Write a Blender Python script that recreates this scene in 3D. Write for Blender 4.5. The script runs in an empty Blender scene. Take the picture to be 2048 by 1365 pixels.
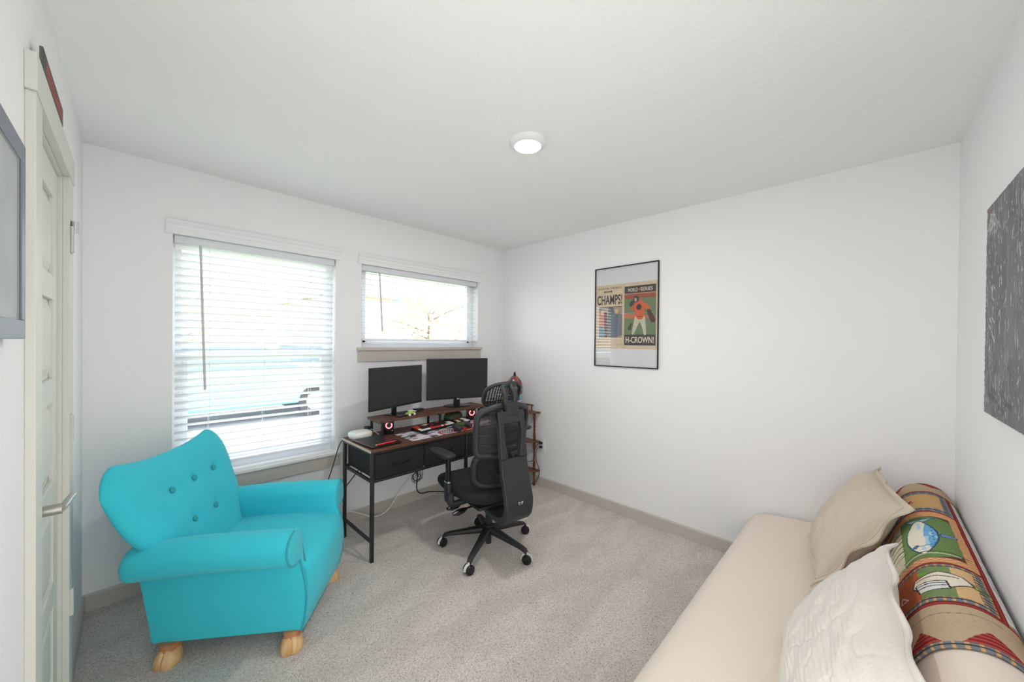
import bpy, bmesh, math, random
import numpy as np
from mathutils import Vector, Matrix
sc = bpy.context.scene
COL = sc.collection
PI = math.pi
random.seed(7)

# ------------------------------------------------------------------ camera
Fv = Vector((0.71539616, 0.69868675, -0.00671947)); Rv = Vector((0.69871633, -0.71533338, 0.00967748)); Uv = Vector((-0.00195487, 0.01161823, 0.9999306))
cd = bpy.data.cameras.new('camera'); cam = bpy.data.objects.new('camera', cd); COL.objects.link(cam)
cd.sensor_width = 36.0; cd.lens = 739.73 / 2048 * 36.0; cd.shift_y = 7.5 / 2048; cd.clip_start = 0.02; cd.clip_end = 300
cam.matrix_world = Matrix(((Rv.x, Uv.x, -Fv.x, 0), (Rv.y, Uv.y, -Fv.y, 0), (Rv.z, Uv.z, -Fv.z, 1.4297), (0, 0, 0, 1)))
sc.camera = cam
# ------------------------------------------------------------------ world, lights, exposure
w = bpy.data.worlds.new('sky'); sc.world = w; w.use_nodes = True
wn = w.node_tree.nodes; wl = w.node_tree.links
bg = wn['Background']; bg.inputs['Strength'].default_value = 5.2
tc = wn.new('ShaderNodeTexCoord'); sx = wn.new('ShaderNodeSeparateXYZ'); rp = wn.new('ShaderNodeValToRGB')
wl.new(tc.outputs['Generated'], sx.inputs[0]); wl.new(sx.outputs['Z'], rp.inputs[0]); wl.new(rp.outputs[0], bg.inputs['Color'])
rp.color_ramp.elements[0].position = 0.0; rp.color_ramp.elements[0].color = (0.95, 0.97, 1, 1)
rp.color_ramp.elements[1].position = 0.7; rp.color_ramp.elements[1].color = (0.86, 0.93, 1.0, 1)
sun = bpy.data.lights.new('sun', 'SUN'); sun.energy = 2.0; sun.angle = 0.02; sun.color = (1, .96, .88)
so = bpy.data.objects.new('sun', sun); COL.objects.link(so); so.rotation_euler = (math.radians(38), 0, math.radians(-15))
def area(name, loc, rot, sx_, sy_, e, col=(1, 1, 1)):
    l = bpy.data.lights.new(name, 'AREA'); l.shape = 'RECTANGLE'; l.size = sx_; l.size_y = sy_; l.energy = e; l.color = col
    o = bpy.data.objects.new(name, l); COL.objects.link(o); o.location = loc; o.rotation_euler = rot
    return o
# added fill lamp in the made-up doorway beside the camera, flattens the light
area('added_fill_left', (-0.30, 0.20, 1.05), (0, -PI / 2 - .05, 0), 1.95, 0.78, 12, (1, .99, .98))
# second added fill lamp, in the made-up front wall opening behind the camera
area('added_fill_front', (0.30, -0.42, 1.05), (PI / 2 + .05, 0, 0), 0.78, 1.95, 12.5, (1, .99, .98))
for nm, x0, x1, z0, z1 in (('portal_one', .16, 1.078, .59, 2.045), ('portal_two', 1.275, 2.49, 1.38, 2.045)):
    o = area(nm, ((x0 + x1) / 2, 3.14, (z0 + z1) / 2), (-PI / 2, 0, 0), x1 - x0, z1 - z0, 1); o.data.cycles.is_portal = True
sc.view_settings.view_transform = 'Standard'; sc.view_settings.look = 'None'; sc.view_settings.gamma = 1
sc.view_settings.use_curve_mapping = False
sc.view_settings.exposure = 0.25
sc.render.engine = 'CYCLES'
sc.cycles.max_bounces = 9; sc.cycles.diffuse_bounces = 6; sc.cycles.glossy_bounces = 4; sc.cycles.transparent_max_bounces = 32; sc.cycles.transmission_bounces = 6
sc.cycles.use_denoising = True; sc.cycles.sample_clamp_indirect = 6.0; sc.cycles.caustics_reflective = False; sc.cycles.caustics_refractive = False

# ------------------------------------------------------------------ helpers
def lin(c):
    return tuple(((v / 255) / 12.92 if v / 255 <= .04045 else ((v / 255 + .055) / 1.055) ** 2.4) for v in c)
def mat(name, rgb, rough=.6, metal=0., bump=0., bscale=200., var=0., vscale=5., spec=.5, emit=0., coat=0., sheen=0.):
    m = bpy.data.materials.new(name); m.use_nodes = True; n = m.node_tree.nodes; l = m.node_tree.links
    b = n['Principled BSDF']; c = lin(rgb)
    b.inputs['Base Color'].default_value = (*c, 1); b.inputs['Roughness'].default_value = rough; b.inputs['Metallic'].default_value = metal
    b.inputs['Specular IOR Level'].default_value = spec; b.inputs['Coat Weight'].default_value = coat; b.inputs['Sheen Weight'].default_value = sheen
    t = n.new('ShaderNodeTexCoord')
    if emit: b.inputs['Emission Color'].default_value = (*c, 1); b.inputs['Emission Strength'].default_value = emit
    if bump:
        nz = n.new('ShaderNodeTexNoise'); nz.inputs['Scale'].default_value = bscale; nz.inputs['Detail'].default_value = 3
        bp = n.new('ShaderNodeBump'); bp.inputs['Strength'].default_value = bump; bp.inputs['Distance'].default_value = .002
        l.new(t.outputs['Object'], nz.inputs['Vector']); l.new(nz.outputs['Fac'], bp.inputs['Height']); l.new(bp.outputs[0], b.inputs['Normal'])
    if var:
        nz = n.new('ShaderNodeTexNoise'); nz.inputs['Scale'].default_value = vscale; nz.inputs['Detail'].default_value = 4
        mx = n.new('ShaderNodeMix'); mx.data_type = 'RGBA'
        mx.inputs['A'].default_value = (*[v * (1 - var) for v in c], 1); mx.inputs['B'].default_value = (*[min(1, v * (1 + var)) for v in c], 1)
        l.new(t.outputs['Object'], nz.inputs['Vector']); l.new(nz.outputs['Fac'], mx.inputs['Factor']); l.new(mx.outputs['Result'], b.inputs['Base Color'])
    return m
def wood(name, c1, c2, scale=(3, 40, 40), rough=.45, dist=2.0):
    m = mat(name, c1, rough); n = m.node_tree.nodes; l = m.node_tree.links; b = n['Principled BSDF']
    t = n.new('ShaderNodeTexCoord'); mp = n.new('ShaderNodeMapping'); mp.inputs['Scale'].default_value = scale
    nz = n.new('ShaderNodeTexNoise'); nz.inputs['Scale'].default_value = 1; nz.inputs['Detail'].default_value = 5; nz.inputs['Distortion'].default_value = dist
    r = n.new('ShaderNodeValToRGB'); r.color_ramp.elements[0].position = .35; r.color_ramp.elements[1].position = .65
    r.color_ramp.elements[0].color = (*lin(c1), 1); r.color_ramp.elements[1].color = (*lin(c2), 1)
    l.new(t.outputs['Object'], mp.inputs[0]); l.new(mp.outputs[0], nz.inputs['Vector']); l.new(nz.outputs['Fac'], r.inputs[0]); l.new(r.outputs[0], b.inputs['Base Color'])
    return m
def painted(name, rough=.7, spec=.3, bump=0., bscale=300, coat=0.):
    """material that takes its pattern from the mesh's own print (colour attribute)"""
    m = mat(name, (255, 255, 255), rough, spec=spec, bump=bump, bscale=bscale, coat=coat); n = m.node_tree.nodes
    a = n.new('ShaderNodeAttribute'); a.attribute_name = 'print'
    m.node_tree.links.new(a.outputs['Color'], n['Principled BSDF'].inputs['Base Color'])
    return m
def obj(name, bm, m, parent=None, smooth=True, angle=40, sub=0, bev=0.):
    me = bpy.data.meshes.new(name); bm.normal_update(); bm.to_mesh(me); bm.free()
    o = bpy.data.objects.new(name, me); COL.objects.link(o)
    if m: me.materials.append(m)
    if smooth:
        for p in me.polygons: p.use_smooth = True
        try: me.set_sharp_from_angle(angle=math.radians(angle))
        except Exception: pass
    if parent: o.parent = parent
    if bev:
        b = o.modifiers.new('b', 'BEVEL'); b.width = bev; b.segments = 3; b.limit_method = 'ANGLE'; b.angle_limit = math.radians(40)
    if sub:
        s = o.modifiers.new('s', 'SUBSURF'); s.levels = sub; s.render_levels = sub
    return o
def tag(o, label, cat, group=None, kind=None):
    if label: o['label'] = label
    if cat: o['category'] = cat
    if group: o['group'] = group
    if kind: o['kind'] = kind
    return o
def thing(name, label, cat, loc=(0, 0, 0), rz=0, group=None):
    o = bpy.data.objects.new(name, None); COL.objects.link(o); o.location = loc; o.rotation_euler = (0, 0, rz); o.empty_display_size = .05
    return tag(o, label, cat, group)
def struct(name, bm, m, parent=None, **k):
    o = obj(name, bm, m, parent, **k)
    if not parent: o['kind'] = 'structure'
    return o
def B(): return bmesh.new()
def box(bm, x0, x1, y0, y1, z0, z1, M=None):
    vs = [bm.verts.new((x, y, z)) for x in (x0, x1) for y in (y0, y1) for z in (z0, z1)]
    for f in ((0, 1, 3, 2), (4, 6, 7, 5), (0, 4, 5, 1), (2, 3, 7, 6), (0, 2, 6, 4), (1, 5, 7, 3)): bm.faces.new([vs[i] for i in f])
    if M: bmesh.ops.transform(bm, matrix=M, verts=vs)
    return vs
def tube(bm, pts, r, n=10, close=False, cap=True, flat=1.0):
    pts = [Vector(p) for p in pts]; rr = r if hasattr(r, '__len__') else [r] * len(pts)
    rings = []; prev = None
    for i, p in enumerate(pts):
        if close: t = (pts[(i + 1) % len(pts)] - pts[i - 1]).normalized()
        else: t = (pts[min(i + 1, len(pts) - 1)] - pts[max(i - 1, 0)]).normalized()
        if prev is None: a = t.orthogonal().normalized()
        else: a = (prev - t * prev.dot(t)).normalized()
        prev = a; b = t.cross(a)
        rings.append([bm.verts.new(p + (a * math.cos(2 * PI * k / n) + b * math.sin(2 * PI * k / n) * flat) * rr[i]) for k in range(n)])
    m = len(rings)
    for i in range(m if close else m - 1):
        A_, B_ = rings[i], rings[(i + 1) % m]
        for k in range(n): bm.faces.new((A_[k], A_[(k + 1) % n], B_[(k + 1) % n], B_[k]))
    if cap and not close: bm.faces.new(rings[0][::-1]); bm.faces.new(rings[-1])
def smoothpath(pts, k=8, close=False):
    P = [Vector(p) for p in pts]; out = []; n = len(P)
    for i in range(n if close else n - 1):
        p0 = P[i - 1] if (i > 0 or close) else P[0]; p1 = P[i]; p2 = P[(i + 1) % n]; p3 = P[(i + 2) % n] if (i + 2 < n or close) else P[-1]
        for j in range(k):
            t = j / k; out.append(.5 * ((2 * p1) + (p2 - p0) * t + (2 * p0 - 5 * p1 + 4 * p2 - p3) * t * t + (3 * p1 - p0 - 3 * p2 + p3) * t ** 3))
    if not close: out.append(P[-1])
    return out
def cyl(bm, c, r, h, n=32, axis='Z', r2=None):
    """cylinder from base centre c along axis by h"""
    r2 = r if r2 is None else r2; a = {'X': Vector((1, 0, 0)), 'Y': Vector((0, 1, 0)), 'Z': Vector((0, 0, 1))}[axis] if isinstance(axis, str) else Vector(axis).normalized()
    c = Vector(c); u = a.orthogonal().normalized(); v = a.cross(u)
    A_ = [bm.verts.new(c + (u * math.cos(2 * PI * k / n) + v * math.sin(2 * PI * k / n)) * r) for k in range(n)]
    B_ = [bm.verts.new(c + a * h + (u * math.cos(2 * PI * k / n) + v * math.sin(2 * PI * k / n)) * r2) for k in range(n)]
    for k in range(n): bm.faces.new((A_[k], A_[(k + 1) % n], B_[(k + 1) % n], B_[k]))
    bm.faces.new(A_[::-1]); bm.faces.new(B_)
def lathe(bm, prof, c=(0, 0, 0), n=32):
    rings = [[bm.verts.new((c[0] + r * math.cos(2 * PI * k / n), c[1] + r * math.sin(2 * PI * k / n), c[2] + z)) for k in range(n)] for r, z in prof]
    for A_, B_ in zip(rings, rings[1:]):
        for k in range(n): bm.faces.new((A_[k], A_[(k + 1) % n], B_[(k + 1) % n], B_[k]))
    bm.faces.new(rings[0][::-1]); bm.faces.new(rings[-1])
def loft(bm, rings, close=True, cap=True):
    R_ = [[bm.verts.new(p) for p in r] for r in rings]; n = len(R_[0])
    for A_, B_ in zip(R_, R_[1:]):
        for k in range(n if close else n - 1): bm.faces.new((A_[k], A_[(k + 1) % n], B_[(k + 1) % n], B_[k]))
    if cap and close: bm.faces.new(R_[0][::-1]); bm.faces.new(R_[-1])
    return R_
def prism(bm, poly, axis, a0, a1):
    """extrude a 2D polygon along an axis; poly in the other two axes' order"""
    def P(p, a): return {'X': (a, p[0], p[1]), 'Y': (p[0], a, p[1]), 'Z': (p[0], p[1], a)}[axis]
    A_ = [bm.verts.new(P(p, a0)) for p in poly]; B_ = [bm.verts.new(P(p, a1)) for p in poly]; n = len(poly)
    for k in range(n): bm.faces.new((A_[k], A_[(k + 1) % n], B_[(k + 1) % n], B_[k]))
    bm.faces.new(A_[::-1]); bm.faces.new(B_)
    bmesh.ops.recalc_face_normals(bm, faces=bm.faces[:])
def rbox(bm, x0, x1, y0, y1, z0, z1, r=.01, seg=3, M=None):
    vs = box(bm, x0, x1, y0, y1, z0, z1); es = set(e for v in vs for e in v.link_edges)
    res = bmesh.ops.bevel(bm, geom=list(es) + vs, offset=r, segments=seg, affect='EDGES', profile=.5)
    if M: bmesh.ops.transform(bm, matrix=M, verts=list(set(list(res['verts']) + [v for v in vs if v.is_valid])))
def gridmesh(name, P, m, parent=None, color=None, smooth=True, solid=0., offset=-1):
    """P: (nu,nv,3) vertices; color: (nu,nv,3) linear colours printed onto it"""
    nu, nv = P.shape[:2]; me = bpy.data.meshes.new(name)
    idx = np.arange(nu * nv).reshape(nu, nv)
    q = np.stack([idx[:-1, :-1], idx[1:, :-1], idx[1:, 1:], idx[:-1, 1:]], -1).reshape(-1, 4)
    me.from_pydata(P.reshape(-1, 3).tolist(), [], q.tolist())
    if color is not None:
        a = me.color_attributes.new('print', 'FLOAT_COLOR', 'POINT')
        c = np.concatenate([color.reshape(-1, 3), np.ones((nu * nv, 1))], 1).astype(np.float32).ravel(); a.data.foreach_set('color', c)
    if smooth: me.polygons.foreach_set('use_smooth', [True] * len(me.polygons))
    me.materials.append(m); o = bpy.data.objects.new(name, me); COL.objects.link(o)
    if parent: o.parent = parent
    if solid:
        s = o.modifiers.new('s', 'SOLIDIFY'); s.thickness = solid; s.offset = offset
    return o
def text(name, s, m, parent, loc, rot, size, sx_=1.0, extrude=.0004, align='CENTER', bold=0.):
    c = bpy.data.curves.new(name, 'FONT'); c.body = s; c.size = size; c.extrude = extrude; c.align_x = align; c.align_y = 'CENTER'; c.offset = bold
    t = bpy.data.objects.new(name, c); COL.objects.link(t)
    me = bpy.data.meshes.new_from_object(t.evaluated_get(bpy.context.evaluated_depsgraph_get()))
    bpy.data.objects.remove(t); o = bpy.data.objects.new(name, me); COL.objects.link(o); me.name = name
    me.materials.clear(); me.materials.append(m); o.parent = parent; o.location = loc; o.rotation_euler = rot; o.scale = (sx_, 1, 1)
    return o
def noise2(nu, nv, cells, seed=0):
    r = np.random.RandomState(seed); g = r.rand(cells + 2, cells + 2)
    x = np.linspace(0, cells, nu)[:, None]; y = np.linspace(0, cells, nv)[None, :]
    xi = x.astype(int); yi = y.astype(int); fx = x - xi; fy = y - yi; fx = fx * fx * (3 - 2 * fx); fy = fy * fy * (3 - 2 * fy)
    return g[xi, yi] * (1 - fx) * (1 - fy) + g[xi + 1, yi] * fx * (1 - fy) + g[xi, yi + 1] * (1 - fx) * fy + g[xi + 1, yi + 1] * fx * fy

# room dimensions
A, Bx, C, D, H = 2.930, 2.8505, .1842, .2969, 2.44

# ------------------------------------------------------------------ materials
M = {}
M['wall'] = mat('wall_paint', (242, 242, 243), .85, bump=.25, bscale=140, spec=.2)
M['ceil'] = mat('ceiling_paint', (244, 244, 243), .9, bump=.8, bscale=45, spec=.1)
M['trim'] = mat('greige_trim', (196, 190, 182), .45)
M['trimw'] = mat('white_trim', (236, 236, 236), .5)
M['door'] = mat('door_paint', (214, 214, 206), .45)
M['vinyl'] = mat('window_vinyl', (240, 243, 246), .4)
M['nickel'] = mat('satin_nickel', (190, 188, 184), .3, 1.)
M['chrome'] = mat('chrome', (225, 225, 228), .12, 1.)
M['teal'] = mat('teal_upholstery', (58, 200, 218), .8, bump=.25, bscale=900, var=.04, vscale=6, sheen=.15, spec=.2)
M['piping'] = mat('teal_piping', (34, 160, 174), .75, sheen=.15)
M['pine'] = wood('pine', (226, 190, 140), (203, 160, 108), (30, 30, 6), .4, 1.)
M['pined'] = wood('stained_pine', (196, 138, 96), (176, 116, 78), (30, 30, 6), .5, 1.)
M['steel'] = mat('black_steel', (42, 43, 45), .45, .3)
M['fabric'] = mat('black_fabric', (27, 27, 29), .9, bump=.5, bscale=700, var=.12, vscale=300)
M['rustic'] = wood('rustic_board', (104, 64, 46), (66, 45, 37), (4, 60, 60), .55, 2.5)
M['edge'] = mat('pale_board_edge', (200, 182, 164), .6)
M['plastic'] = mat('black_plastic', (34, 35, 37), .5, bump=.15, bscale=900)
M['plastic2'] = mat('graphite_plastic', (43, 44, 47), .5, bump=.15, bscale=900)
M['gloss'] = mat('gloss_black', (22, 22, 24), .25)
M['screen'] = mat('dark_screen', (40, 40, 42), .42, spec=.4)
M['bezel'] = mat('screen_bezel', (28, 28, 30), .4)
M['white'] = mat('white_plastic', (238, 238, 236), .35)
M['offwhite'] = mat('off_white_plastic', (205, 205, 203), .5)
M['red'] = mat('red_plastic', (214, 52, 46), .4)
M['redglow'] = mat('red_light_ring', (255, 120, 124), .4, emit=2.6)
M['walnut'] = wood('walnut', (122, 74, 48), (84, 48, 32), (8, 40, 40), .35, 2.)
M['rubber'] = mat('cable_rubber', (32, 32, 34), .6)
M['paper'] = mat('white_paper', (236, 234, 226), .8)
M['green'] = mat('lime_plastic', (170, 206, 112), .5)
M['camo'] = mat('olive_plastic', (66, 82, 48), .5, var=.5, vscale=60)
M['cushion'] = mat('beige_cotton', (232, 219, 207), .9, bump=.35, bscale=500, var=.02, vscale=30, sheen=.1, spec=.15)

# slats: white with a little light through them
m = mat('blind_slat', (246, 247, 250), .45); n = m.node_tree.nodes; l = m.node_tree.links
tr = n.new('ShaderNodeBsdfTranslucent'); tr.inputs[0].default_value = (.85, .88, .92, 1); ms = n.new('ShaderNodeMixShader'); ms.inputs[0].default_value = .25
l.new(n['Principled BSDF'].outputs[0], ms.inputs[1]); l.new(tr.outputs[0], ms.inputs[2]); l.new(ms.outputs[0], n['Material Output'].inputs['Surface'])
M['slat'] = m
def glassmat(name, refl=.08, rough=.02, tint=(1, 1, 1)):
    m = bpy.data.materials.new(name); m.use_nodes = True; n = m.node_tree.nodes; l = m.node_tree.links; n.remove(n['Principled BSDF'])
    t = n.new('ShaderNodeBsdfTransparent'); t.inputs[0].default_value = (*tint, 1); g = n.new('ShaderNodeBsdfGlossy'); g.inputs['Roughness'].default_value = rough
    lw = n.new('ShaderNodeLayerWeight'); lw.inputs[0].default_value = .5
    pw = n.new('ShaderNodeMath'); pw.operation = 'POWER'; pw.inputs[1].default_value = 5; l.new(lw.outputs['Facing'], pw.inputs[0])
    fr = n.new('ShaderNodeMath'); fr.operation = 'MULTIPLY_ADD'; fr.inputs[1].default_value = .9; fr.inputs[2].default_value = .04; l.new(pw.outputs[0], fr.inputs[0])
    x = n.new('ShaderNodeMixShader'); l.new(fr.outputs[0], x.inputs[0]); l.new(t.outputs[0], x.inputs[1]); l.new(g.outputs[0], x.inputs[2]); l.new(x.outputs[0], n['Material Output'].inputs['Surface'])
    return m
M['glass'] = glassmat('window_glass'); M['pglass'] = glassmat('picture_glass', rough=.015)

# carpet
m = mat('carpet', (196, 184, 174), .95, spec=.1); n = m.node_tree.nodes; l = m.node_tree.links; b = n['Principled BSDF']; b.inputs['Sheen Weight'].default_value = .2
t = n.new('ShaderNodeTexCoord')
n1 = n.new('ShaderNodeTexNoise'); n1.inputs['Scale'].default_value = 150; n1.inputs['Detail'].default_value = 6; n1.inputs['Roughness'].default_value = .85; n1.inputs['Distortion'].default_value = 1.2
r1 = n.new('ShaderNodeValToRGB'); e = r1.color_ramp.elements; e[0].position = .40; e[0].color = (*lin((128, 112, 103)), 1); e[1].position = .60; e[1].color = (*lin((255, 251, 246)), 1)
e2 = r1.color_ramp.elements.new(.46); e2.color = (*lin((232, 219, 210)), 1)
n2 = n.new('ShaderNodeTexNoise'); n2.inputs['Scale'].default_value = 5; n2.inputs['Detail'].default_value = 3
mp = n.new('ShaderNodeMapping'); mp.inputs['Rotation'].default_value = (0, 0, -.5); mp.inputs['Scale'].default_value = (1.6, 3.6, 1)
n3 = n.new('ShaderNodeTexNoise'); n3.inputs['Scale'].default_value = 1.6; n3.inputs['Detail'].default_value = 6; n3.inputs['Distortion'].default_value = .6
l.new(t.outputs['Object'], n1.inputs['Vector']); l.new(t.outputs['Object'], mp.inputs[0]); l.new(mp.outputs[0], n3.inputs['Vector']); l.new(t.outputs['Object'], n2.inputs['Vector'])
l.new(n1.outputs['Fac'], r1.inputs[0])
mm = n.new('ShaderNodeMix'); mm.data_type = 'RGBA'; mm.blend_type = 'MULTIPLY'; mm.inputs['Factor'].default_value = 1
r3 = n.new('ShaderNodeValToRGB'); r3.color_ramp.elements[0].position = .4; r3.color_ramp.elements[0].color = (.88, .875, .87, 1); r3.color_ramp.elements[1].position = .6; r3.color_ramp.elements[1].color = (1, 1, 1, 1)
l.new(n3.outputs['Fac'], r3.inputs[0]); l.new(r1.outputs[0], mm.inputs['A']); l.new(r3.outputs[0], mm.inputs['B']); l.new(mm.outputs['Result'], b.inputs['Base Color'])
bp = n.new('ShaderNodeBump'); bp.inputs['Strength'].default_value = .9; bp.inputs['Distance'].default_value = .006; l.new(n1.outputs['Fac'], bp.inputs['Height']); l.new(bp.outputs[0], b.inputs['Normal'])
M['carpet'] = m

# open weave: holes cut by a regular pattern over UV
def weave(name, rgb, fu, fv, hole_u, hole_v):
    m = mat(name, rgb, .6); n = m.node_tree.nodes; l = m.node_tree.links
    t = n.new('ShaderNodeUVMap'); s = n.new('ShaderNodeSeparateXYZ'); l.new(t.outputs[0], s.inputs[0])
    def band(sock, f, h):
        a = n.new('ShaderNodeMath'); a.operation = 'MULTIPLY'; a.inputs[1].default_value = f; l.new(sock, a.inputs[0])
        fr_ = n.new('ShaderNodeMath'); fr_.operation = 'FRACT'; l.new(a.outputs[0], fr_.inputs[0])
        c = n.new('ShaderNodeMath'); c.operation = 'LESS_THAN'; c.inputs[1].default_value = h; l.new(fr_.outputs[0], c.inputs[0]); return c.outputs[0]
    p = n.new('ShaderNodeMath'); p.operation = 'MULTIPLY'; l.new(band(s.outputs['X'], fu, hole_u), p.inputs[0]); l.new(band(s.outputs['Y'], fv, hole_v), p.inputs[1])
    tr = n.new('ShaderNodeBsdfTransparent'); x = n.new('ShaderNodeMixShader'); l.new(p.outputs[0], x.inputs[0])
    l.new(n['Principled BSDF'].outputs[0], x.inputs[1]); l.new(tr.outputs[0], x.inputs[2]); l.new(x.outputs[0], n['Material Output'].inputs['Surface'])
    return m
M['mesh_back'] = weave('back_mesh', (48, 49, 52), 46, 60, .5, .55)
M['mesh_head'] = weave('head_mesh', (36, 36, 38), 17, 15, .52, .5)

# ------------------------------------------------------------------ room shell
T = .16
bm = B(); box(bm, -C - T, Bx + T, -D - T, A + T, -.1, 0); struct('floor', bm, M['carpet'])
bm = B(); box(bm, -C - T, Bx + T, -D - T, A + T, H, H + .15); struct('ceiling', bm, M['ceil'])
W1 = (.160, 1.078, .585, 2.045); W2 = (1.275, 2.490, 1.372, 2.045)
def wall_holes(bm, axis, p0, p1, u0, u1, holes, z1=H):
    """thick wall between p0 and p1 with rectangular holes (u0,u1,z0,z1)"""
    us = sorted(set([u0, u1] + [h[0] for h in holes] + [h[1] for h in holes]))
    for a, b_ in zip(us, us[1:]):
        hs = [h for h in holes if h[0] <= a and h[1] >= b_]
        zs = [(0, z1)]
        for h in hs: zs = [(0, h[2]), (h[3], z1)]
        for z0, z2 in zs:
            if z2 - z0 > 1e-4:
                if axis == 'Y': box(bm, a, b_, p0, p1, z0, z2)
                else: box(bm, p0, p1, a, b_, z0, z2)
    bmesh.ops.remove_doubles(bm, verts=bm.verts[:], dist=1e-5)
    seen = {}
    for f in bm.faces[:]:   # drop the faces where blocks meet
        k = tuple(round(v, 4) for v in f.calc_center_median())
        seen.setdefault(k, []).append(f)
    kill = [f for fs in seen.values() if len(fs) > 1 for f in fs]
    bmesh.ops.delete(bm, geom=kill, context='FACES_ONLY')
bm = B(); wall_holes(bm, 'Y', A, A + T, -C - T, Bx + T, [W1, W2]); struct('wall_back', bm, M['wall'], smooth=False)
bm = B(); box(bm, Bx, Bx + T, -D - T, A, 0, H); struct('wall_right', bm, M['wall'], smooth=False)
EO = (-.10, .70, 0, 2.03)          # unseen front wall opening, added to let fill light in
bm = B(); wall_holes(bm, 'Y', -D - T, -D, -C, Bx, [EO]); struct('wall_front', bm, M['wall'], smooth=False)
DO = (1.557, 2.150, 0, 2.030)      # closet door opening
HO = (-.20, .60, 0, 2.03)          # unseen doorway, put in for the left fill lamp
bm = B(); wall_holes(bm, 'X', -C - T, -C, -D - T, A, [DO, HO]); struct('wall_left', bm, M['wall'], smooth=False)
# unseen hall box, added behind the left fill lamp
bm = B()
box(bm, -1.4, -C - T, -.5, -.4, 0, H); box(bm, -1.4, -C - T, 1.0, 1.1, 0, H); box(bm, -1.5, -1.4, -.5, 1.1, 0, H)
struct('wall_added_hall', bm, M['wall'], smooth=False)
bm = B(); box(bm, -.5, -.4, -1.6, -D - T, 0, H); box(bm, 1.0, 1.1, -1.6, -D - T, 0, H); box(bm, -.5, 1.1, -1.7, -1.6, 0, H); struct('wall_added_landing', bm, M['wall'], smooth=False)  # unseen landing box, added behind the front fill lamp
bm = B(); box(bm, -.5, 1.1, -1.6, -D - T, -.1, 0); struct('floor_added_landing', bm, M['carpet'])
bm = B(); box(bm, -.5, 1.1, -1.6, -D - T, H, H + .1); struct('ceiling_added_landing', bm, M['ceil'])
bm = B(); box(bm, -1.5, -C - T, -.5, 1.1, -.1, 0); struct('floor_added_hall', bm, M['carpet'])
bm = B(); box(bm, -1.5, -C - T, -.5, 1.1, H, H + .1); struct('ceiling_added_hall', bm, M['ceil'])
# baseboards (profile with a chamfered top)
bt, bh = .013, .088
bprof = [(0, 0), (bt, 0), (bt, bh - .008), (bt - .005, bh), (0, bh)]
bm = B(); prism(bm, [(A - p[0], p[1]) for p in bprof], 'X', -C, Bx - .0005); struct('baseboard_back', bm, M['trim'], smooth=False)
bm = B(); prism(bm, [(Bx - p[0], p[1]) for p in bprof], 'Y', -D, A - bt); struct('baseboard_right', bm, M['trim'], smooth=False)
bm = B(); prism(bm, [(-C + p[0], p[1]) for p in bprof], 'Y', 2.270, A - bt); prism(bm, [(-C + p[0], p[1]) for p in bprof], 'Y', .70, 1.46)
struct('baseboard_left', bm, M['trim'], smooth=False)
bm = B(); prism(bm, [(-D + p[0], p[1]) for p in bprof], 'X', .80, Bx - bt); struct('baseboard_front', bm, M['trim'], smooth=False)

# windows: frame, sash, glass, sill, apron, head trim
for i, (x0, x1, z0, z1) in enumerate((W1, W2)):
    root = thing('window_%d' % (i + 1), ('tall white vinyl window on the back wall behind the teal armchair', 'short wide white vinyl window on the back wall above the desk')[i], 'window', ((x0 + x1) / 2, A, z0)); root['kind'] = 'structure'
    ox, oz = (x0 + x1) / 2, z0
    def bb(bm, a, b_, c, d, e_, f_): box(bm, a - ox, b_ - ox, c - A, d - A, e_ - oz, f_ - oz)
    bm = B(); fw = .045
    for a, b_, c, d in ((x0, x0 + fw, z0, z1), (x1 - fw, x1, z0, z1), (x0 + fw, x1 - fw, z0, z0 + fw), (x0 + fw, x1 - fw, z1 - fw, z1)): bb(bm, a, b_, A + .085, A + .15, c, d)
    obj('window_frame', bm, M['vinyl'], root, bev=.003)
    bm = B()
    if i == 0:
        zm = (z0 + z1) / 2; bb(bm, x0 + fw, x1 - fw, A + .095, A + .135, zm - .02, zm + .02)
        for a, b_, c, d in ((x0 + fw, x0 + fw + .03, z0 + fw, zm), (x1 - fw - .03, x1 - fw, z0 + fw, zm), (x0 + fw + .03, x1 - fw - .03, z0 + fw, z0 + fw + .035)): bb(bm, a, b_, A + .09, A + .12, c, d)
    else:
        xm = x1 - .16; bb(bm, x0 + fw, x0 + fw + .028, A + .09, A + .125, z0 + fw, z1 - fw); bb(bm, x1 - fw - .028, x1 - fw, A + .09, A + .125, z0 + fw, z1 - fw)
        bb(bm, x0 + fw, x1 - fw, A + .09, A + .125, z0 + fw, z0 + fw + .028)
    obj('sash', bm, M['vinyl'], root, bev=.003)
    bm = B(); bb(bm, x0 + fw, x1 - fw, A + .112, A + .116, z0 + fw, z1 - fw); obj('glass', bm, M['glass'], root, smooth=False)
    # sill (stool) with nosing; apron under it; crown-like head trim above
    bm = B(); sz = z0 + .0
    prism(bm, [(-.032, -.018), (-.032, -.002), (-.027, .004), (.084, .004), (.084, -.018)], 'X', x0 - .038 - ox, x1 + .042 - ox)
    s = obj('window_sill', bm, M['trimw'] if i == 0 else M['trim'], root, smooth=False)
    bm = B(); box(bm, x0 - .032 - ox, x1 + .03 - ox, -.016, 0, -.018 - .092, -.018); obj('apron', bm, M['trim'], root, smooth=False, bev=.002)
    bm = B(); hz = z1 - oz
    prism(bm, [(0, hz), (-.016, hz), (-.016, hz + .03), (-.020, hz + .036), (-.020, hz + .052), (-.030, hz + .062), (-.036, hz + .078), (0, hz + .078)], 'X', x0 - .03 - ox, x1 + .03 - ox)
    obj('head_trim', bm, M['wall'], root, smooth=False)

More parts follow.
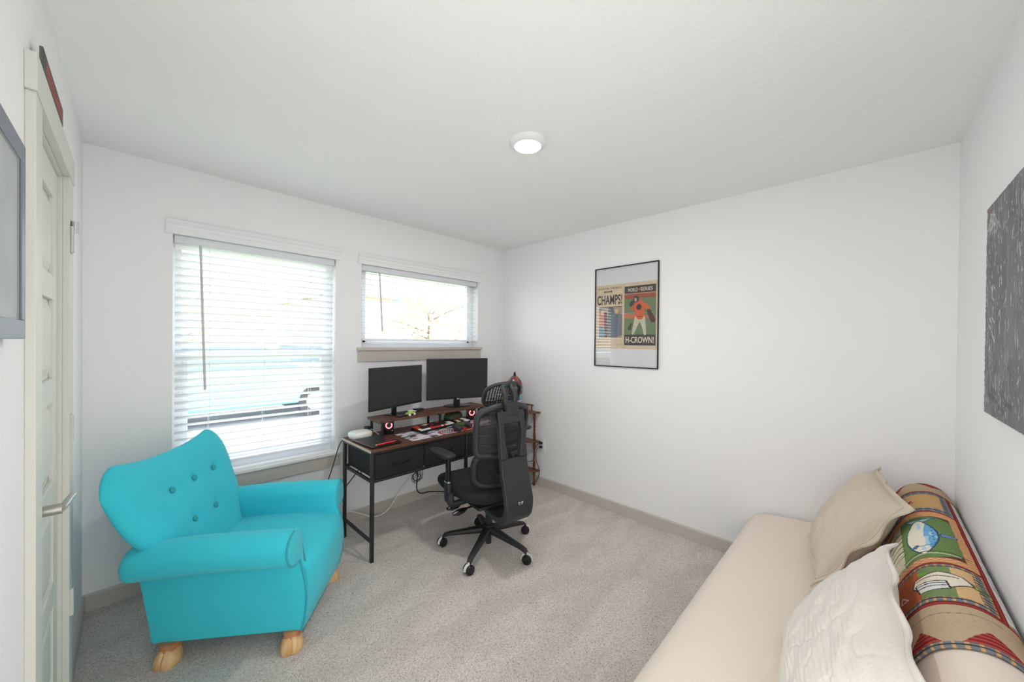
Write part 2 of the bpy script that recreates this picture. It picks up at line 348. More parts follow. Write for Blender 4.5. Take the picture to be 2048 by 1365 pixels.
# faux-wood blinds
def blind(x0, x1, ztop, zbot, tilt, pitch, wand, wz, label, zrail):
    r = thing('window_blind', label, 'blind', ((x0 + x1) / 2, A + .04, ztop), 0, 'horizontal slatted window blinds'); w2 = (x1 - x0) / 2
    bm = B(); rbox(bm, -w2, w2, -.028, .028, -.045, 0, .003, 2); obj('headrail', bm, M['slat'], r)
    bm = B(); z = -.062; c, s = math.cos(tilt), math.sin(tilt); nS = 0; zs = []
    while ztop + z > zrail + .03:
        zs.append(z); R_ = []
        for side in (-w2 + .004, w2 - .004):
            ring = []
            for k in range(7):
                a = -1 + 2 * k / 6; y = a * .025; h = .0028 * (1 - a * a)
                ring.append((side, y * c, -y * s + h + z))
            ring += [(p[0], p[1], p[2] - .003) for p in ring[::-1]]
            R_.append(ring)
        loft(bm, R_); z -= pitch
    bmesh.ops.recalc_face_normals(bm, faces=bm.faces[:])
    obj('slats', bm, M['slat'], r, angle=50)
    bm = B(); rbox(bm, -w2 + .004, w2 - .004, -.026, .026, zrail - ztop, zrail - ztop + .017, .003, 2); obj('bottom_rail', bm, M['slat'], r)
    for f in ((.18, .5, .82) if x1 - x0 < 1 else (.14, .42, .68, .92)):
        bm = B(); x = -w2 + 2 * w2 * f
        for y in (-.026, .026): tube(bm, [(x, y, -.04), (x, y, zrail - ztop + .01)], .0011, 5)
        obj('ladder_cord', bm, M['slat'], r)
    xw = wand - (x0 + x1) / 2
    bm = B(); tube(bm, [(xw, -.036, -.05), (xw + .01, -.042, (wz - ztop) * .5), (xw + .022, -.05, wz - ztop)], .0068, 8); tube(bm, [(xw, -.02, -.035), (xw, -.036, -.05)], .003, 6)
    wd = obj('tilt_wand', bm, M['wandgrey'], r); wd['label'] = 'grey tilt wand'
    return r
M['wandgrey'] = mat('wand_grey', (206, 204, 202), .4)
blind(.168, 1.070, 2.043, .60, math.radians(26), .0445, .285, 1.12, 'tall white slatted blind in the window behind the teal armchair', .640)
blind(1.283, 2.482, 2.043, 1.41, math.radians(-5), .0445, 1.425, 1.51, 'short wide white slatted blind in the window above the monitors', 1.432)

# closet door in the left wall
dr = thing('door_1', 'white five-panel closet door with nickel lever in the left wall', 'door', (-C, DO[0], 0)); dr['kind'] = 'structure'
y0, y1 = .012, DO[1] - DO[0] - .012
bm = B(); box(bm, -.052, -.022, y0, y1, .012, 2.018)
# rails and stiles in front of the recessed field, five panels raised inside
st = .095; zt = [.012, .22]; ph = (2.018 - .22 - .10 - 4 * .085) / 5
def frame(bm, x0_, x1_, a, b_, c, d): box(bm, x0_, x1_, a, b_, c, d)
box(bm, -.022, -.010, y0, y0 + st, .012, 2.018); box(bm, -.022, -.010, y1 - st, y1, .012, 2.018)
box(bm, -.022, -.010, y0 + st, y1 - st, .012, .22); zz = .22
for k in range(5):
    a, b_ = zz, zz + ph
    # raised panel with sloped border
    o_, i_ = .012, .040
    r0 = [(-.022, y0 + st + o_, a + o_), (-.022, y1 - st - o_, a + o_), (-.022, y1 - st - o_, b_ - o_), (-.022, y0 + st + o_, b_ - o_)]
    r1_ = [(-.012, y0 + st + i_, a + i_), (-.012, y1 - st - i_, a + i_), (-.012, y1 - st - i_, b_ - i_), (-.012, y0 + st + i_, b_ - i_)]
    loft(bm, [r0, r1_])
    zz = b_; top = .085 if k < 4 else 2.018 - zz
    box(bm, -.022, -.010, y0 + st, y1 - st, zz, zz + top); zz += top
bmesh.ops.recalc_face_normals(bm, faces=bm.faces[:])
obj('door_panel', bm, M['door'], dr, smooth=False, bev=.002)
bm = B(); w_ = DO[1] - DO[0]
box(bm, -.16, 0, -.0, .010, 0, 2.03); box(bm, -.16, 0, w_ - .010, w_, 0, 2.03); box(bm, -.16, 0, .010, w_ - .010, 2.02, 2.03)
obj('door_jamb', bm, M['door'], dr, smooth=False)
bm = B(); box(bm, 0, .018, -.092, -.002, 0, 2.03); box(bm, 0, .018, w_ + .002, w_ + .115, 0, 2.03); obj('door_casing', bm, M['door'], dr, smooth=False, bev=.002)
bm = B(); box(bm, 0, .021, -.100, w_ + .120, 2.03, 2.122); obj('head_casing', bm, M['door'], dr, smooth=False, bev=.002)
for k, z in enumerate((1.80, 1.09, .43)):
    bm = B(); box(bm, .0175, .0205, w_ + .004, w_ + .052, z - .05, z + .05); cyl(bm, (.022, w_ + .010, z - .05), .0065, .10, 16)
    hg = obj('hinge', bm, M['nickel'] if k == 0 else M['offwhite'], dr, bev=.001)
    if k == 0:
        bm = B(); cyl(bm, (.028, w_ + .030, z + .030), .011, .042, 20); cyl(bm, (.020, w_ + .030, z + .05), .006, .010, 16, 'X')
        obj('door_stop', bm, M['chrome'], hg)
bm = B(); hz = .955; cyl(bm, (-.010, .055, hz), .026, .007, 28, 'X'); cyl(bm, (-.003, .055, hz), .0145, .050, 20, 'X')
tube(bm, smoothpath([(.046, .046, hz), (.050, .070, hz + .003), (.054, .100, hz + .007), (.058, .125, hz + .010)], 6), .0115, 12, flat=.7)
obj('door_lever', bm, M['nickel'], dr)

# painted board resting on the door casing
nu, nv = 60, 14; u = np.linspace(0, 1, nu)[:, None] * np.ones((1, nv)); v = np.linspace(0, 1, nv)[None, :] * np.ones((nu, 1))
sg = thing('painted_board', 'narrow dark and red painted board standing on the closet door casing', 'sign', (-C + .0205, 1.535, 2.1225))
bm = B(); box(bm, -.006, .0, 0, .38, 0, .056); obj('board', bm, mat('board_back', (92, 100, 96), .7), sg, smooth=False)
Pg = np.stack([.0006 + 0 * u, u * .38, .056 * v], -1)
nzv = noise2(nu, nv, 10, 3); redm = ((u > .12) & (v < .72 + .15 * nzv) & (v > .1))[..., None]
colr = np.where(redm, np.array(lin((150, 78, 70))) * (0.8 + .4 * nzv[..., None]), np.array(lin((84, 92, 90))) * (0.8 + .4 * nzv[..., None]))
gridmesh('painted_face', Pg, painted('board_print'), sg, colr)

# recessed disk light
lr = thing('ceiling_light', 'round white disk light glowing in the middle of the ceiling', 'light', (1.385, 1.255, H))
bm = B(); lathe(bm, [(.094, -.0005), (.093, -.008), (.086, -.017), (.072, -.024), (.066, -.026), (.064, -.022), (.062, -.0005)], n=48); obj('trim_ring', bm, M['trimw'], lr, angle=60)
bm = B(); lathe(bm, [(.061, -.002), (.0635, -.020), (.060, -.0285), (.03, -.0305), (.001, -.031)], n=48)
M['lampface'] = mat('lamp_diffuser', (255, 252, 246), .5, emit=45); obj('diffuser', bm, M['lampface'], lr)
ll_ = bpy.data.lights.new('lamp_light', 'AREA'); ll_.shape = 'DISK'; ll_.size = .12; ll_.energy = 7.5; ll_.color = (1, .985, .96); ll_.spread = PI
lo_ = bpy.data.objects.new('lamp_light', ll_); COL.objects.link(lo_); lo_.location = (1.385, 1.255, H - .034)
#---PART2---
# ------------------------------------------------------------------ teal armchair (local x = facing, y = its left side)
ac = thing('armchair', 'teal upholstered armchair with button back and wooden hoof feet below the tall window', 'armchair', (.48, 2.26, 0), math.radians(-37.5))
def spow(x, p): return math.copysign(abs(x) ** p, x)
# seat block: front bulges, sides hidden in the arms
def prof_at(f):      # f 0 centre .. 1 side
    bul = .035 * (1 - f ** 2.2)
    return [(-.335, .10), (.02, .092), (.270, .092), (.289 + bul * .2, .105), (.306 + bul * .6, .17), (.313 + bul * .95, .25), (.311 + bul, .32), (.300 + bul, .385), (.258 + bul * .7, .416),
            (.14, .424), (0, .428), (-.15, .420), (-.32, .405)]
bm = B(); rings = []
for k in range(25):
    v = -.262 + .524 * k / 24; f = abs(v) / .262
    drop = .012 * f ** 4
    rings.append([(x, v, z - (drop if z > .3 else 0)) for x, z in [(p.x, p.y) for p in smoothpath([(a, b_, 0) for a, b_ in prof_at(f)], 3)]])
loft(bm, rings); bmesh.ops.recalc_face_normals(bm, faces=bm.faces[:]); obj('seat', bm, M['teal'], ac, angle=50)
# arms
aprof = [(.232, .092), (.266, .092), (.272, .20), (.276, .30), (.278, .37), (.277, .408), (.277, .424), (.304, .424), (.345, .432), (.372, .452), (.384, .482), (.384, .516), (.368, .548), (.338, .568),
         (.300, .574), (.262, .562), (.240, .536), (.232, .50), (.230, .40), (.230, .25)]
def ufront(z):
    pts = [(.09, .293), (.17, .309), (.25, .316), (.33, .308), (.39, .296), (.43, .284), (.50, .276), (.60, .276)]
    for (z0, u0), (z1, u1) in zip(pts, pts[1:]):
        if z <= z1: return u0 + (u1 - u0) * (z - z0) / (z1 - z0)
    return .27
for sgn in (-1, 1):
    sp = smoothpath([(a, b_, 0) for a, b_ in aprof], 3, close=True)
    # keep the bottom corners crisp by clamping
    pr = [(p.x, max(p.y, .092)) for p in sp]; cx, cz = .30, .36
    bm = B(); rings = []
    stations = [(-.372, .80), (-.366, .92), (-.352, .985), (-.335, 1.0), (-.25, 1.0), (-.1, 1.0), (.05, 1.0), (.16, 1.0), (.225, 1.0)]
    for u_, s_ in stations:
        ring = []
        for a, b_ in pr:
            low = max(0, min(1, (.43 - b_) / .34)); uu = u_ + (.05 * low if u_ < -.3 else .05 * low * max(0, (-u_ - .1) / .25) if u_ < -.1 else 0)
            if b_ > .425: aa, bb_ = .31 + (a - .31) * s_, .50 + (b_ - .50) * s_ - .022 * max(0, (-u_ - .05) / .32)
            else: aa, bb_ = a, b_
            ring.append((uu, sgn * aa, bb_))
        rings.append(ring)
    for off, ins in ((-.010, 0), (-.003, .003), (0, .009)):
        ring = []
        for i_, (a, b_) in enumerate(pr):
            q = Vector(pr[(i_ + 1) % len(pr)]) - Vector(pr[i_ - 1]); nn = Vector((q.y, -q.x)).normalized() * ins
            ring.append((ufront(b_) + off, sgn * (a - nn.x), max(.092, b_ - nn.y)))
        rings.append(ring)
    loft(bm, rings); bmesh.ops.recalc_face_normals(bm, faces=bm.faces[:])
    arm = obj('armrest', bm, M['teal'], ac, angle=60)
    bm = B(); tube(bm, [(ufront(b_) - .004, sgn * (a + .0005), b_) for a, b_ in pr[3:-18]], .0046, 8); obj('piping', bm, M['piping'], arm)
# reclined back with two raised corners
def backhw(z):
    t = max(0, min(1, (z - .42) / .20)); t = t * t * (3 - 2 * t); return .250 + (.345 - .250) * t + max(0, z - .6) * .17
def backu(z): return -.262 - (z - .42) * .34
def ztop(s):
    a = abs(s); z = .878 + .038 * min(1, a / .70) ** 2.0 + (.024 * s if s < 0 else 0)
    if a > .70: z -= (.135 if s > 0 else .105) * ((a - .70) / .30) ** 2.0
    return z
NS, NB = 49, 34; Th = .058
VB = -.035
btn = [(-.152, .724), (-.005, .728), (.143, .731), (-.090, .558), (.064, .557)]
bm = B(); V = [[[None] * NS for _ in range(NB)] for _ in (0, 1)]
for side in (0, 1):
    for j in range(NB):
        for i in range(NS):
            s = math.sin((-1 + 2 * i / (NS - 1)) * PI / 2); tb = math.sin(j / (NB - 1) * PI / 2)
            z = .40 + (ztop(s) - .40) * tb; v = s * backhw(z) * (1.055 if s < 0 else 1) + VB * max(0, min(1, (z - .44) / .24))
            e = (1 - abs(s) ** 5) ** .5 * (1 - tb ** 7) ** .5 if tb < 1 else 0
            th = Th * e
            dim = 0
            if side == 0:
                for (bv, bz) in btn: dim += .013 * math.exp(-(((v - bv) ** 2 + (z - bz) ** 2) / .0009)) + .010 * math.exp(-(((v - bv) ** 2 + (z - bz) ** 2) / .006))
            x = backu(z) + (th - dim * min(1, e * 1.5) if side == 0 else -th * .8)
            V[side][j][i] = bm.verts.new((x, v, z + (.018 * (1 if side == 0 else -1)) * e * 0))
for side in (0, 1):
    for j in range(NB - 1):
        for i in range(NS - 1):
            f = (V[side][j][i], V[side][j][i + 1], V[side][j + 1][i + 1], V[side][j + 1][i]); bm.faces.new(f if side == 0 else f[::-1])
bmesh.ops.remove_doubles(bm, verts=bm.verts[:], dist=2e-4); bmesh.ops.recalc_face_normals(bm, faces=bm.faces[:])
bk = obj('backrest', bm, M['teal'], ac, angle=80)
for (bv, bz) in btn:
    bm = B(); nx = Vector((.947, 0, .322)); c = Vector((backu(bz) + Th - .016, bv, bz))
    Mx = Matrix.Translation(c) @ nx.to_track_quat('Z', 'Y').to_matrix().to_4x4()
    bmesh.ops.create_uvsphere(bm, u_segments=20, v_segments=12, radius=.0145, matrix=Mx @ Matrix.Diagonal((1, 1, .55, 1))); obj('button', bm, M['piping'], bk)
# hoof feet
for (fu, fv, ang) in ((.240, -.252, -75), (.240, .252, 10), (-.262, -.262, -95), (-.262, .25, 150)):
    bm = B(); rings = []
    for z, rx, ry, sh in ((0, .046, .044, .004), (.006, .050, .048, .004), (.03, .048, .046, .002), (.050, .042, .041, -.001), (.064, .036, .035, -.004), (.070, .028, .030, -.005)):
        ring = []
        for k in range(36):
            a = 2 * PI * k / 36; x = rx * spow(math.cos(a), .85); y = ry * spow(math.sin(a), .85)
            if x > 0: x -= .010 * math.exp(-(y / .0045) ** 2)
            ring.append((x + sh, y, z))
        rings.append(ring)
    loft(bm, rings); bmesh.ops.recalc_face_normals(bm, faces=bm.faces[:])
    ft = obj('foot', bm, M['pine'], ac, angle=50); ft.location = (fu, fv, 0); ft.rotation_euler = (0, 0, math.radians(ang))
    bm = B(); rings = []
    for z, r_ in ((.060, .036), (.075, .033), (.093, .036)): rings.append([(r_ * 1.05 * spow(math.cos(2 * PI * k / 24), .6) - .01, r_ * spow(math.sin(2 * PI * k / 24), .6), z) for k in range(24)])
    loft(bm, rings); obj('ankle_block', bm, M['pined'], ft, angle=40)

# ------------------------------------------------------------------ sofa bed along the front wall
sf = thing('futon_sofa', 'low beige futon sofa along the right-hand wall under the grey painting', 'sofa', (1.86, .14, 0))
def sp2(pts, k=4): return [(p.x, p.y) for p in smoothpath([(a, b_, 0) for a, b_ in pts], k, close=True)]
X0, X1 = -.95, .965     # local ends (local x, world = +1.86); local y world = +.14
seatp = sp2([(-.30, .20), (.0, .19), (.30, .19), (.385, .195), (.430, .235), (.425, .29), (.375, .340), (.28, .364), (.10, .380), (-.06, .385), (-.22, .37), (-.33, .30)])
bm = B(); rings = []
for x, s_ in ((X0, .94), (X0 + .012, .985), (X0 + .04, 1), (-.5, 1), (0, 1), (.5, 1), (X1 - .06, 1), (X1 - .02, .985), (X1, .95)):
    rings.append([(x, .06 + (a - .06) * (.5 + .5 * s_), .285 + (b_ - .285) * s_ + .004 * math.sin(x * 7 + a * 3)) for a, b_ in seatp])
loft(bm, rings); bmesh.ops.recalc_face_normals(bm, faces=bm.faces[:]); obj('seat_mattress', bm, M['cushion'], sf, angle=60, sub=1)
backp0 = [(-.415, .20), (-.300, .25), (-.170, .36), (-.160, .44), (-.195, .54), (-.228, .63), (-.262, .690), (-.310, .722), (-.360, .722), (-.405, .69), (-.425, .62), (-.428, .4)]
backp = sp2(backp0)
bm = B(); rings = []
for x, s_ in ((X0, .90), (X0 + .02, .97), (X0 + .06, 1), (-.5, 1), (0, 1), (.5, 1), (X1 - .12, 1), (X1 - .04, .985), (X1 - .01, .95)):
    rings.append([(x, -.31 + (a + .31) * s_, .45 + (b_ - .45) * s_) for a, b_ in backp])
loft(bm, rings); bmesh.ops.recalc_face_normals(bm, faces=bm.faces[:]); obj('back_mattress', bm, M['cushion'], sf, angle=60, sub=1)
bm = B(); M['frame'] = wood('sofa_frame', (92, 62, 42), (70, 46, 32), (4, 40, 40))
for x in (X0 + .03, X1 - .07): rbox(bm, x, x + .045, .32, .365, 0, .19, .004); 
for x in (X0 + .03, X1 - .07): rbox(bm, x, x + .045, -.40, -.355, 0, .19, .004)
rbox(bm, X0 + .03, X1 - .025, .325, .36, .12, .185, .004); rbox(bm, X0 + .03, X1 - .025, -.395, -.36, .12, .185, .004)
for k in range(9): x = X0 + .12 + k * .205; box(bm, x, x + .07, -.36, .325, .165, .183)
obj('sofa_frame', bm, M['frame'], sf, smooth=False)

# quilt over the back, printed patchwork
arc = smoothpath([(a, b_, 0) for a, b_ in [(-.4285, .62), (-.405, .69), (-.360, .722), (-.310, .722), (-.262, .690), (-.228, .63), (-.195, .54), (-.160, .44), (-.145, .395)]], 40)
arc = np.array([(p.x, p.y) for p in arc]); seg = np.r_[0, np.cumsum(np.linalg.norm(np.diff(arc, axis=0), axis=1))]
NT, NX = 330, 760
sX = np.linspace(1.385, 2.800, NX); sT = np.linspace(.03, seg[-1] - .005, NT)
ay = np.interp(sT, seg, arc[:, 0]); az = np.interp(sT, seg, arc[:, 1])
ty = np.gradient(ay, sT); tz = np.gradient(az, sT); nl = np.hypot(ty, tz); ny, nz_ = -tz / nl * -1, ty / nl * 1
ny, nz_ = -tz / nl, ty / nl      # outward normal (up / forward)
sgn_ = np.sign(nz_[np.argmax(az)]) or 1; ny, nz_ = ny * sgn_, nz_ * sgn_
XX, TT = np.meshgrid(sX, sT, indexing='ij')
puff = .004 + .0022 * np.abs(np.sin(XX * 36)) * np.abs(np.sin(TT * 34)) + .002 * noise2(NX, NT, 14, 5)
# the near end sags a little with the slope
near = np.clip((1.50 - XX) / .12, 0, 1)
PX = XX - 1.86 + .030 * np.exp(-((TT - .20) / .11) ** 2) * np.clip((1.7 - XX) / .4, 0, 1) * -1
PQ = np.stack([PX + 1.86, ay[None, :] + .14 + ny[None, :] * puff, az[None, :] + nz_[None, :] * puff], -1)
t_ = TT - .03      # distance from the wall-side hem
def c3(r_, g_, b_): return np.array(lin((r_, g_, b_)))
tan_, red_, dred, green_, blue_, lblue, cream, peach, gold, grey_, dark_, brown_, white_ = [c3(*c) for c in ((190, 168, 140), (140, 44, 42), (110, 34, 34), (112, 138, 84), (96, 150, 196), (176, 208, 226), (232, 224, 206), (222, 178, 132), (204, 164, 114), (124, 128, 134), (62, 62, 66), (104, 62, 52), (226, 226, 224))]
CO = np.zeros((NX, NT, 3)); CO[:] = tan_
def setc(mask, c): CO[mask] = c
def rect(x0, x1, t0, t1): return (XX >= x0) & (XX < x1) & (t_ >= t0) & (t_ < t1)
def plaid(mask, base, dk, lt, f=90):
    setc(mask, base); a = (np.sin(XX * f * PI) > .55); b_ = (np.sin(t_ * f * PI) > .55)
    setc(mask & a, dk); setc(mask & b_, lt); setc(mask & a & b_, dark_)
def check(mask, a, b_, f=110): setc(mask, a); setc(mask & (np.sin(XX * f * PI) * np.sin(t_ * f * PI) > 0), b_)
TF = .60
# block columns along x
plaid(rect(1.38, 1.405, 0, TF), grey_, dark_, gold, 95)
# red striped triangles on the near band and the far band
for (xa, xb, up) in ((1.405, 1.470, 1), (2.800, 2.735, 1)):
    f = (XX - xa) / (xb - xa)
    for tc_ in np.arange(-.02, .62, .13):
        mk = (f >= 0) & (f < 1) & (np.abs(t_ - tc_) < .048 * (1 - f))
        setc(mk, red_); setc(mk & (np.sin(XX * 420) > .4), c3(176, 84, 78))
setc((np.abs(XX - 1.525 - .006 * np.sin(t_ * 18)) < .0013), c3(120, 112, 104)); setc((np.abs(XX - 2.695 - .006 * np.sin(t_ * 15)) < .0015), c3(130, 140, 142))
for x0 in (1.570, 1.822, 2.345, 2.640): setc(rect(x0, x0 + .016, 0, TF), red_); setc(rect(x0 + .006, x0 + .009, 0, TF), c3(170, 76, 72))
# picnic panel
plaid(rect(1.586, 1.822, .074, TF), grey_, dark_, gold, 110)
setc(rect(1.612, 1.800, .099, .40), c3(220, 180, 134)); setc(rect(1.612, 1.800, .140, .40), c3(122, 142, 94)); setc(rect(1.612, 1.800, .215, .46), c3(178, 98, 62))
t_ = t_ + .085
def poly(pts, c, outline=None, ow=.0022):
    pts = np.array(pts); ins = np.zeros_like(XX, bool); n_ = len(pts); dmin = np.full(XX.shape, 9.)
    for i_ in range(n_):
        x1, y1_ = pts[i_]; x2, y2 = pts[(i_ + 1) % n_]
        cnd = ((y1_ > t_) != (y2 > t_)) & (XX < (x2 - x1) * (t_ - y1_) / (y2 - y1_ + 1e-12) + x1); ins ^= cnd
        L2 = (x2 - x1) ** 2 + (y2 - y1_) ** 2 + 1e-12; q = np.clip(((XX - x1) * (x2 - x1) + (t_ - y1_) * (y2 - y1_)) / L2, 0, 1)
        dmin = np.minimum(dmin, np.hypot(XX - x1 - q * (x2 - x1), t_ - y1_ - q * (y2 - y1_)))
    if c is not None: setc(ins, c)
    if outline is not None: setc(dmin < ow, outline)
    return ins
def stroke(pts, c, wd=.002):
    pts = np.array(pts)
    for (x1, y1_), (x2, y2) in zip(pts, pts[1:]):
        L2 = (x2 - x1) ** 2 + (y2 - y1_) ** 2 + 1e-12; q = np.clip(((XX - x1) * (x2 - x1) + (t_ - y1_) * (y2 - y1_)) / L2, 0, 1)
        setc(np.hypot(XX - x1 - q * (x2 - x1), t_ - y1_ - q * (y2 - y1_)) < wd, c)
stroke([(1.72, .20), (1.705, .17), (1.69, .14), (1.66, .11)], c3(96, 132, 70), .005); stroke([(1.70, .20), (1.68, .17), (1.65, .13), (1.628, .095)], c3(96, 132, 70), .004)
stroke([(1.77, .30), (1.745, .26), (1.735, .21)], c3(110, 176, 70), .005)
poly([(1.655, .30), (1.665, .235), (1.70, .19), (1.745, .205), (1.765, .25), (1.74, .315), (1.70, .325)], cream, dark_); poly([(1.648, .305), (1.70, .315), (1.705, .24), (1.66, .235)], white_, dark_)
stroke([(1.69, .31), (1.692, .24)], dark_); stroke([(1.675, .31), (1.678, .24)], dark_); stroke([(1.725, .31), (1.74, .26), (1.73, .215)], brown_, .0025)
poly([(1.70, .37), (1.67, .35), (1.675, .38)], c3(214, 60, 44), white_)
t_ = t_ - .085
# fish panel
check(rect(1.838, 2.345, .074, TF), peach, c3(206, 140, 96), 100)
mk = rect(1.872, 2.285, .099, TF); setc(mk, brown_)
e_ = ((XX - 2.08) / .205) ** 4 + ((t_ - .225) / .14) ** 4 < 1; setc(mk & e_, green_); setc(mk & e_ & (t_ > .255), c3(214, 200, 176)); t_ = t_ + .150
setc(mk & e_ & (np.sin(XX * 300 + 5 * np.sin(t_ * 40)) > .93), c3(98, 124, 74))
for k in range(6): stroke([(1.98 + k * .045, .47), (1.99 + k * .045, .43), (1.985 + k * .045, .40)], c3(70, 92, 60), .004)
th_ = np.linspace(0, 2 * PI, 28, endpoint=False)
fish = [(2.075 + .160 * math.cos(a), .335 + .046 * math.sin(a) * (1 - .35 * math.cos(a) ** 2)) for a in th_]
poly([(2.19, .34), (2.262, .375), (2.245, .33), (2.262, .285)], lblue, c3(52, 84, 110)); poly([(2.09, .285), (2.10, .245), (2.075, .250), (2.06, .283)], c3(120, 140, 200), c3(52, 84, 110), .0015)
ins = poly(fish, cream); setc(ins & (t_ < .325 - .35 * (XX - 2.075) ** 2 * 2), c3(112, 172, 214)); setc(ins & (noise2(NX, NT, 40, 9) > .72), lblue)
poly(fish, None, c3(52, 84, 110), .0024); stroke([(1.99, .30), (1.975, .335), (1.99, .37)], c3(52, 84, 110)); poly([(1.965, .352), (1.985, .375), (2.0, .352), (1.985, .345)], c3(84, 130, 160), dark_, .0014)
for k in range(6): setc(np.hypot(XX - 2.0 - k * .03, t_ - .302 + .0 * k) < .003, dark_)
stroke([(1.90, .40), (1.915, .33), (1.905, .26)], c3(216, 212, 190), .0035); stroke([(1.915, .41), (1.93, .34), (1.922, .24)], c3(72, 96, 60), .003)
stroke([(2.27, .40), (2.262, .34), (2.268, .27)], c3(60, 150, 120), .003)
t_ = t_ - .150
# small tan panel
plaid(rect(2.361, 2.640, .074, TF), grey_, dark_, c3(150, 154, 160), 80); setc(rect(2.400, 2.605, .099, .46), gold)
cr = np.hypot((XX - 2.49) / 1.2, t_ - .205) < .024; setc(cr, red_); setc(cr & (np.abs(np.sin((t_ + XX * .4) * 170)) < .25), cream)
# wall-side edging: pale strip with small motifs then a dark red border
setc(rect(1.60, 2.64, 0, .060), white_)
for k in range(14): stroke([(1.64 + k * .075, .040), (1.658 + k * .075, .054)], c3(168, 60, 70) if k % 2 else c3(120, 150, 140), .002)
setc(rect(1.586, 2.64, .058, .076), red_); setc(rect(1.586, 2.64, .065, .068), c3(170, 76, 72))
for x0 in (1.586, 1.822, 2.345): stroke([(x0 + .01, .05), (x0 + .03, .0)], red_, .003)
CO *= (.93 + .14 * noise2(NX, NT, 200, 11))[..., None]
ql = gridmesh('patchwork_quilt', PQ, painted('quilt_print', .9, .1, .3, 500), None, CO, solid=.005, offset=0)
tag(ql, 'patchwork quilt with fish and picnic basket motifs draped over the sofa back', 'quilt')

# pillows
def pillow(label, P00, P10, P11, P01, thick, flange, m, seed, rib=0, nrm=None, sagf=0.0):
    """corner order: bottom-a, bottom-b, top-b, top-a"""
    P = [np.array(p, float) for p in (P00, P10, P11, P01)]; N = 150
    u = np.linspace(-1, 1, N)[:, None] * np.ones((1, N)); v = np.linspace(-1, 1, N)[None, :] * np.ones((N, 1))
    cn = np.cross(P[1] - P[0], P[3] - P[0]); cn /= np.linalg.norm(cn)
    if nrm is not None and cn @ np.array(nrm) < 0: cn = -cn
    uc, vc = u * (1 + flange * .0), v
    # scalloped pull-in along the edges between the corners
    pull = .07; uu = u * (1 - pull * (1 - v ** 2) * np.abs(u) ** 3); vv = v * (1 - pull * (1 - u ** 2) * np.abs(v) ** 3)
    a, b_ = (uu + 1) / 2, (vv + 1) / 2
    base = ((1 - a) * (1 - b_))[..., None] * P[0] + (a * (1 - b_))[..., None] * P[1] + (a * b_)[..., None] * P[2] + ((1 - a) * b_)[..., None] * P[3]
    f = 1 - flange; ui, vi = np.clip(np.abs(u) / f, 0, 1), np.clip(np.abs(v) / f, 0, 1)
    h = (np.clip(1 - ui ** 2.6, 0, 1) ** .62) * (np.clip(1 - vi ** 2.6, 0, 1) ** .62)
    nz1 = noise2(N, N, 7, seed) - .5; nz2 = noise2(N, N, 16, seed + 1) - .5; cr_ = np.abs(noise2(N, N, 9, seed + 5) - .5); cr_ = np.exp(-(cr_ / .05) ** 2)
    wav = .012 * np.sin(u * 9 + seed) * (np.abs(v) ** 6) + .012 * np.sin(v * 8 + seed) * (np.abs(u) ** 6)
    ribs = rib * np.sin(v * 88) if rib else 0
    sag = sagf * (v + 1) ** 2 * (1 - .4 * u ** 2)
    cen = base + cn * (wav + sag)[..., None]
    fr = cen + cn * (thick * .55 * h + .013 * nz1 * h + .008 * nz2 * h - .0045 * cr_ * h + .003 + ribs * h)[..., None]
    bk_ = cen - cn * (thick * .45 * h + .003)[..., None]
    P_ = np.concatenate([fr.reshape(-1, 3), bk_.reshape(-1, 3)]); idx = np.arange(N * N).reshape(N, N); o2 = N * N
    q = np.stack([idx[:-1, :-1], idx[1:, :-1], idx[1:, 1:], idx[:-1, 1:]], -1).reshape(-1, 4); q2 = q[:, ::-1] + o2
    ring = list(idx[:, 0]) + list(idx[-1, 1:]) + list(idx[-2::-1, -1]) + list(idx[0, -2:0:-1])
    q3 = [(ring[i_], ring[(i_ + 1) % len(ring)], ring[(i_ + 1) % len(ring)] + o2, ring[i_] + o2) for i_ in range(len(ring))]
    me = bpy.data.meshes.new('throw_pillow'); me.from_pydata(P_.tolist(), [], q.tolist() + q2.tolist() + [tuple(int(x) for x in z) for z in q3])
    bm = bmesh.new(); bm.from_mesh(me); bmesh.ops.recalc_face_normals(bm, faces=bm.faces[:]); bpy.data.meshes.remove(me)
    o = obj('throw_pillow', bm, m, None, angle=75)
    # stitched line inside the flange
    bm = B(); s_ = f; pts = []
    def at(uq, vq):
        i_ = min(N - 1, max(0, round((uq + 1) / 2 * (N - 1)))); j_ = min(N - 1, max(0, round((vq + 1) / 2 * (N - 1)))); return fr[i_, j_] + cn * .001
    tt = np.linspace(-s_, s_, 26)
    pts = [at(t1, -s_) for t1 in tt] + [at(s_, t1) for t1 in tt[1:]] + [at(t1, s_) for t1 in tt[::-1][1:]] + [at(-s_, t1) for t1 in tt[::-1][1:-1]]
    tube(bm, pts, .0016, 5, close=True); obj('flange_seam', bm, m, o)
    return tag(o, label, 'pillow', 'beige pillows on the sofa')
M['pil1'] = mat('pillow_linen', (206, 192, 175), .9, bump=.4, bscale=420, sheen=.1, spec=.1)
M['pil2'] = mat('pillow_quilted', (226, 218, 210), .9, bump=.9, bscale=130, sheen=.1, spec=.1)
pillow('far beige linen pillow slumped against the quilt, in the corner by the wall', (1.97, .165, .415), (2.50, .235, .415), (2.76, -.035, .790), (2.22, -.135, .760), .17, .10, M['pil1'], 3, 0, (0, .6, .8), .008)
pillow('near cream quilted pillow with a wavy flange, leaning in front of the quilt', (.98, .150, .405), (1.70, .222, .400), (1.90, -.075, .725), (1.08, -.105, .735), .15, .08, M['pil2'], 8, .0010, (0, .6, .8), .008)

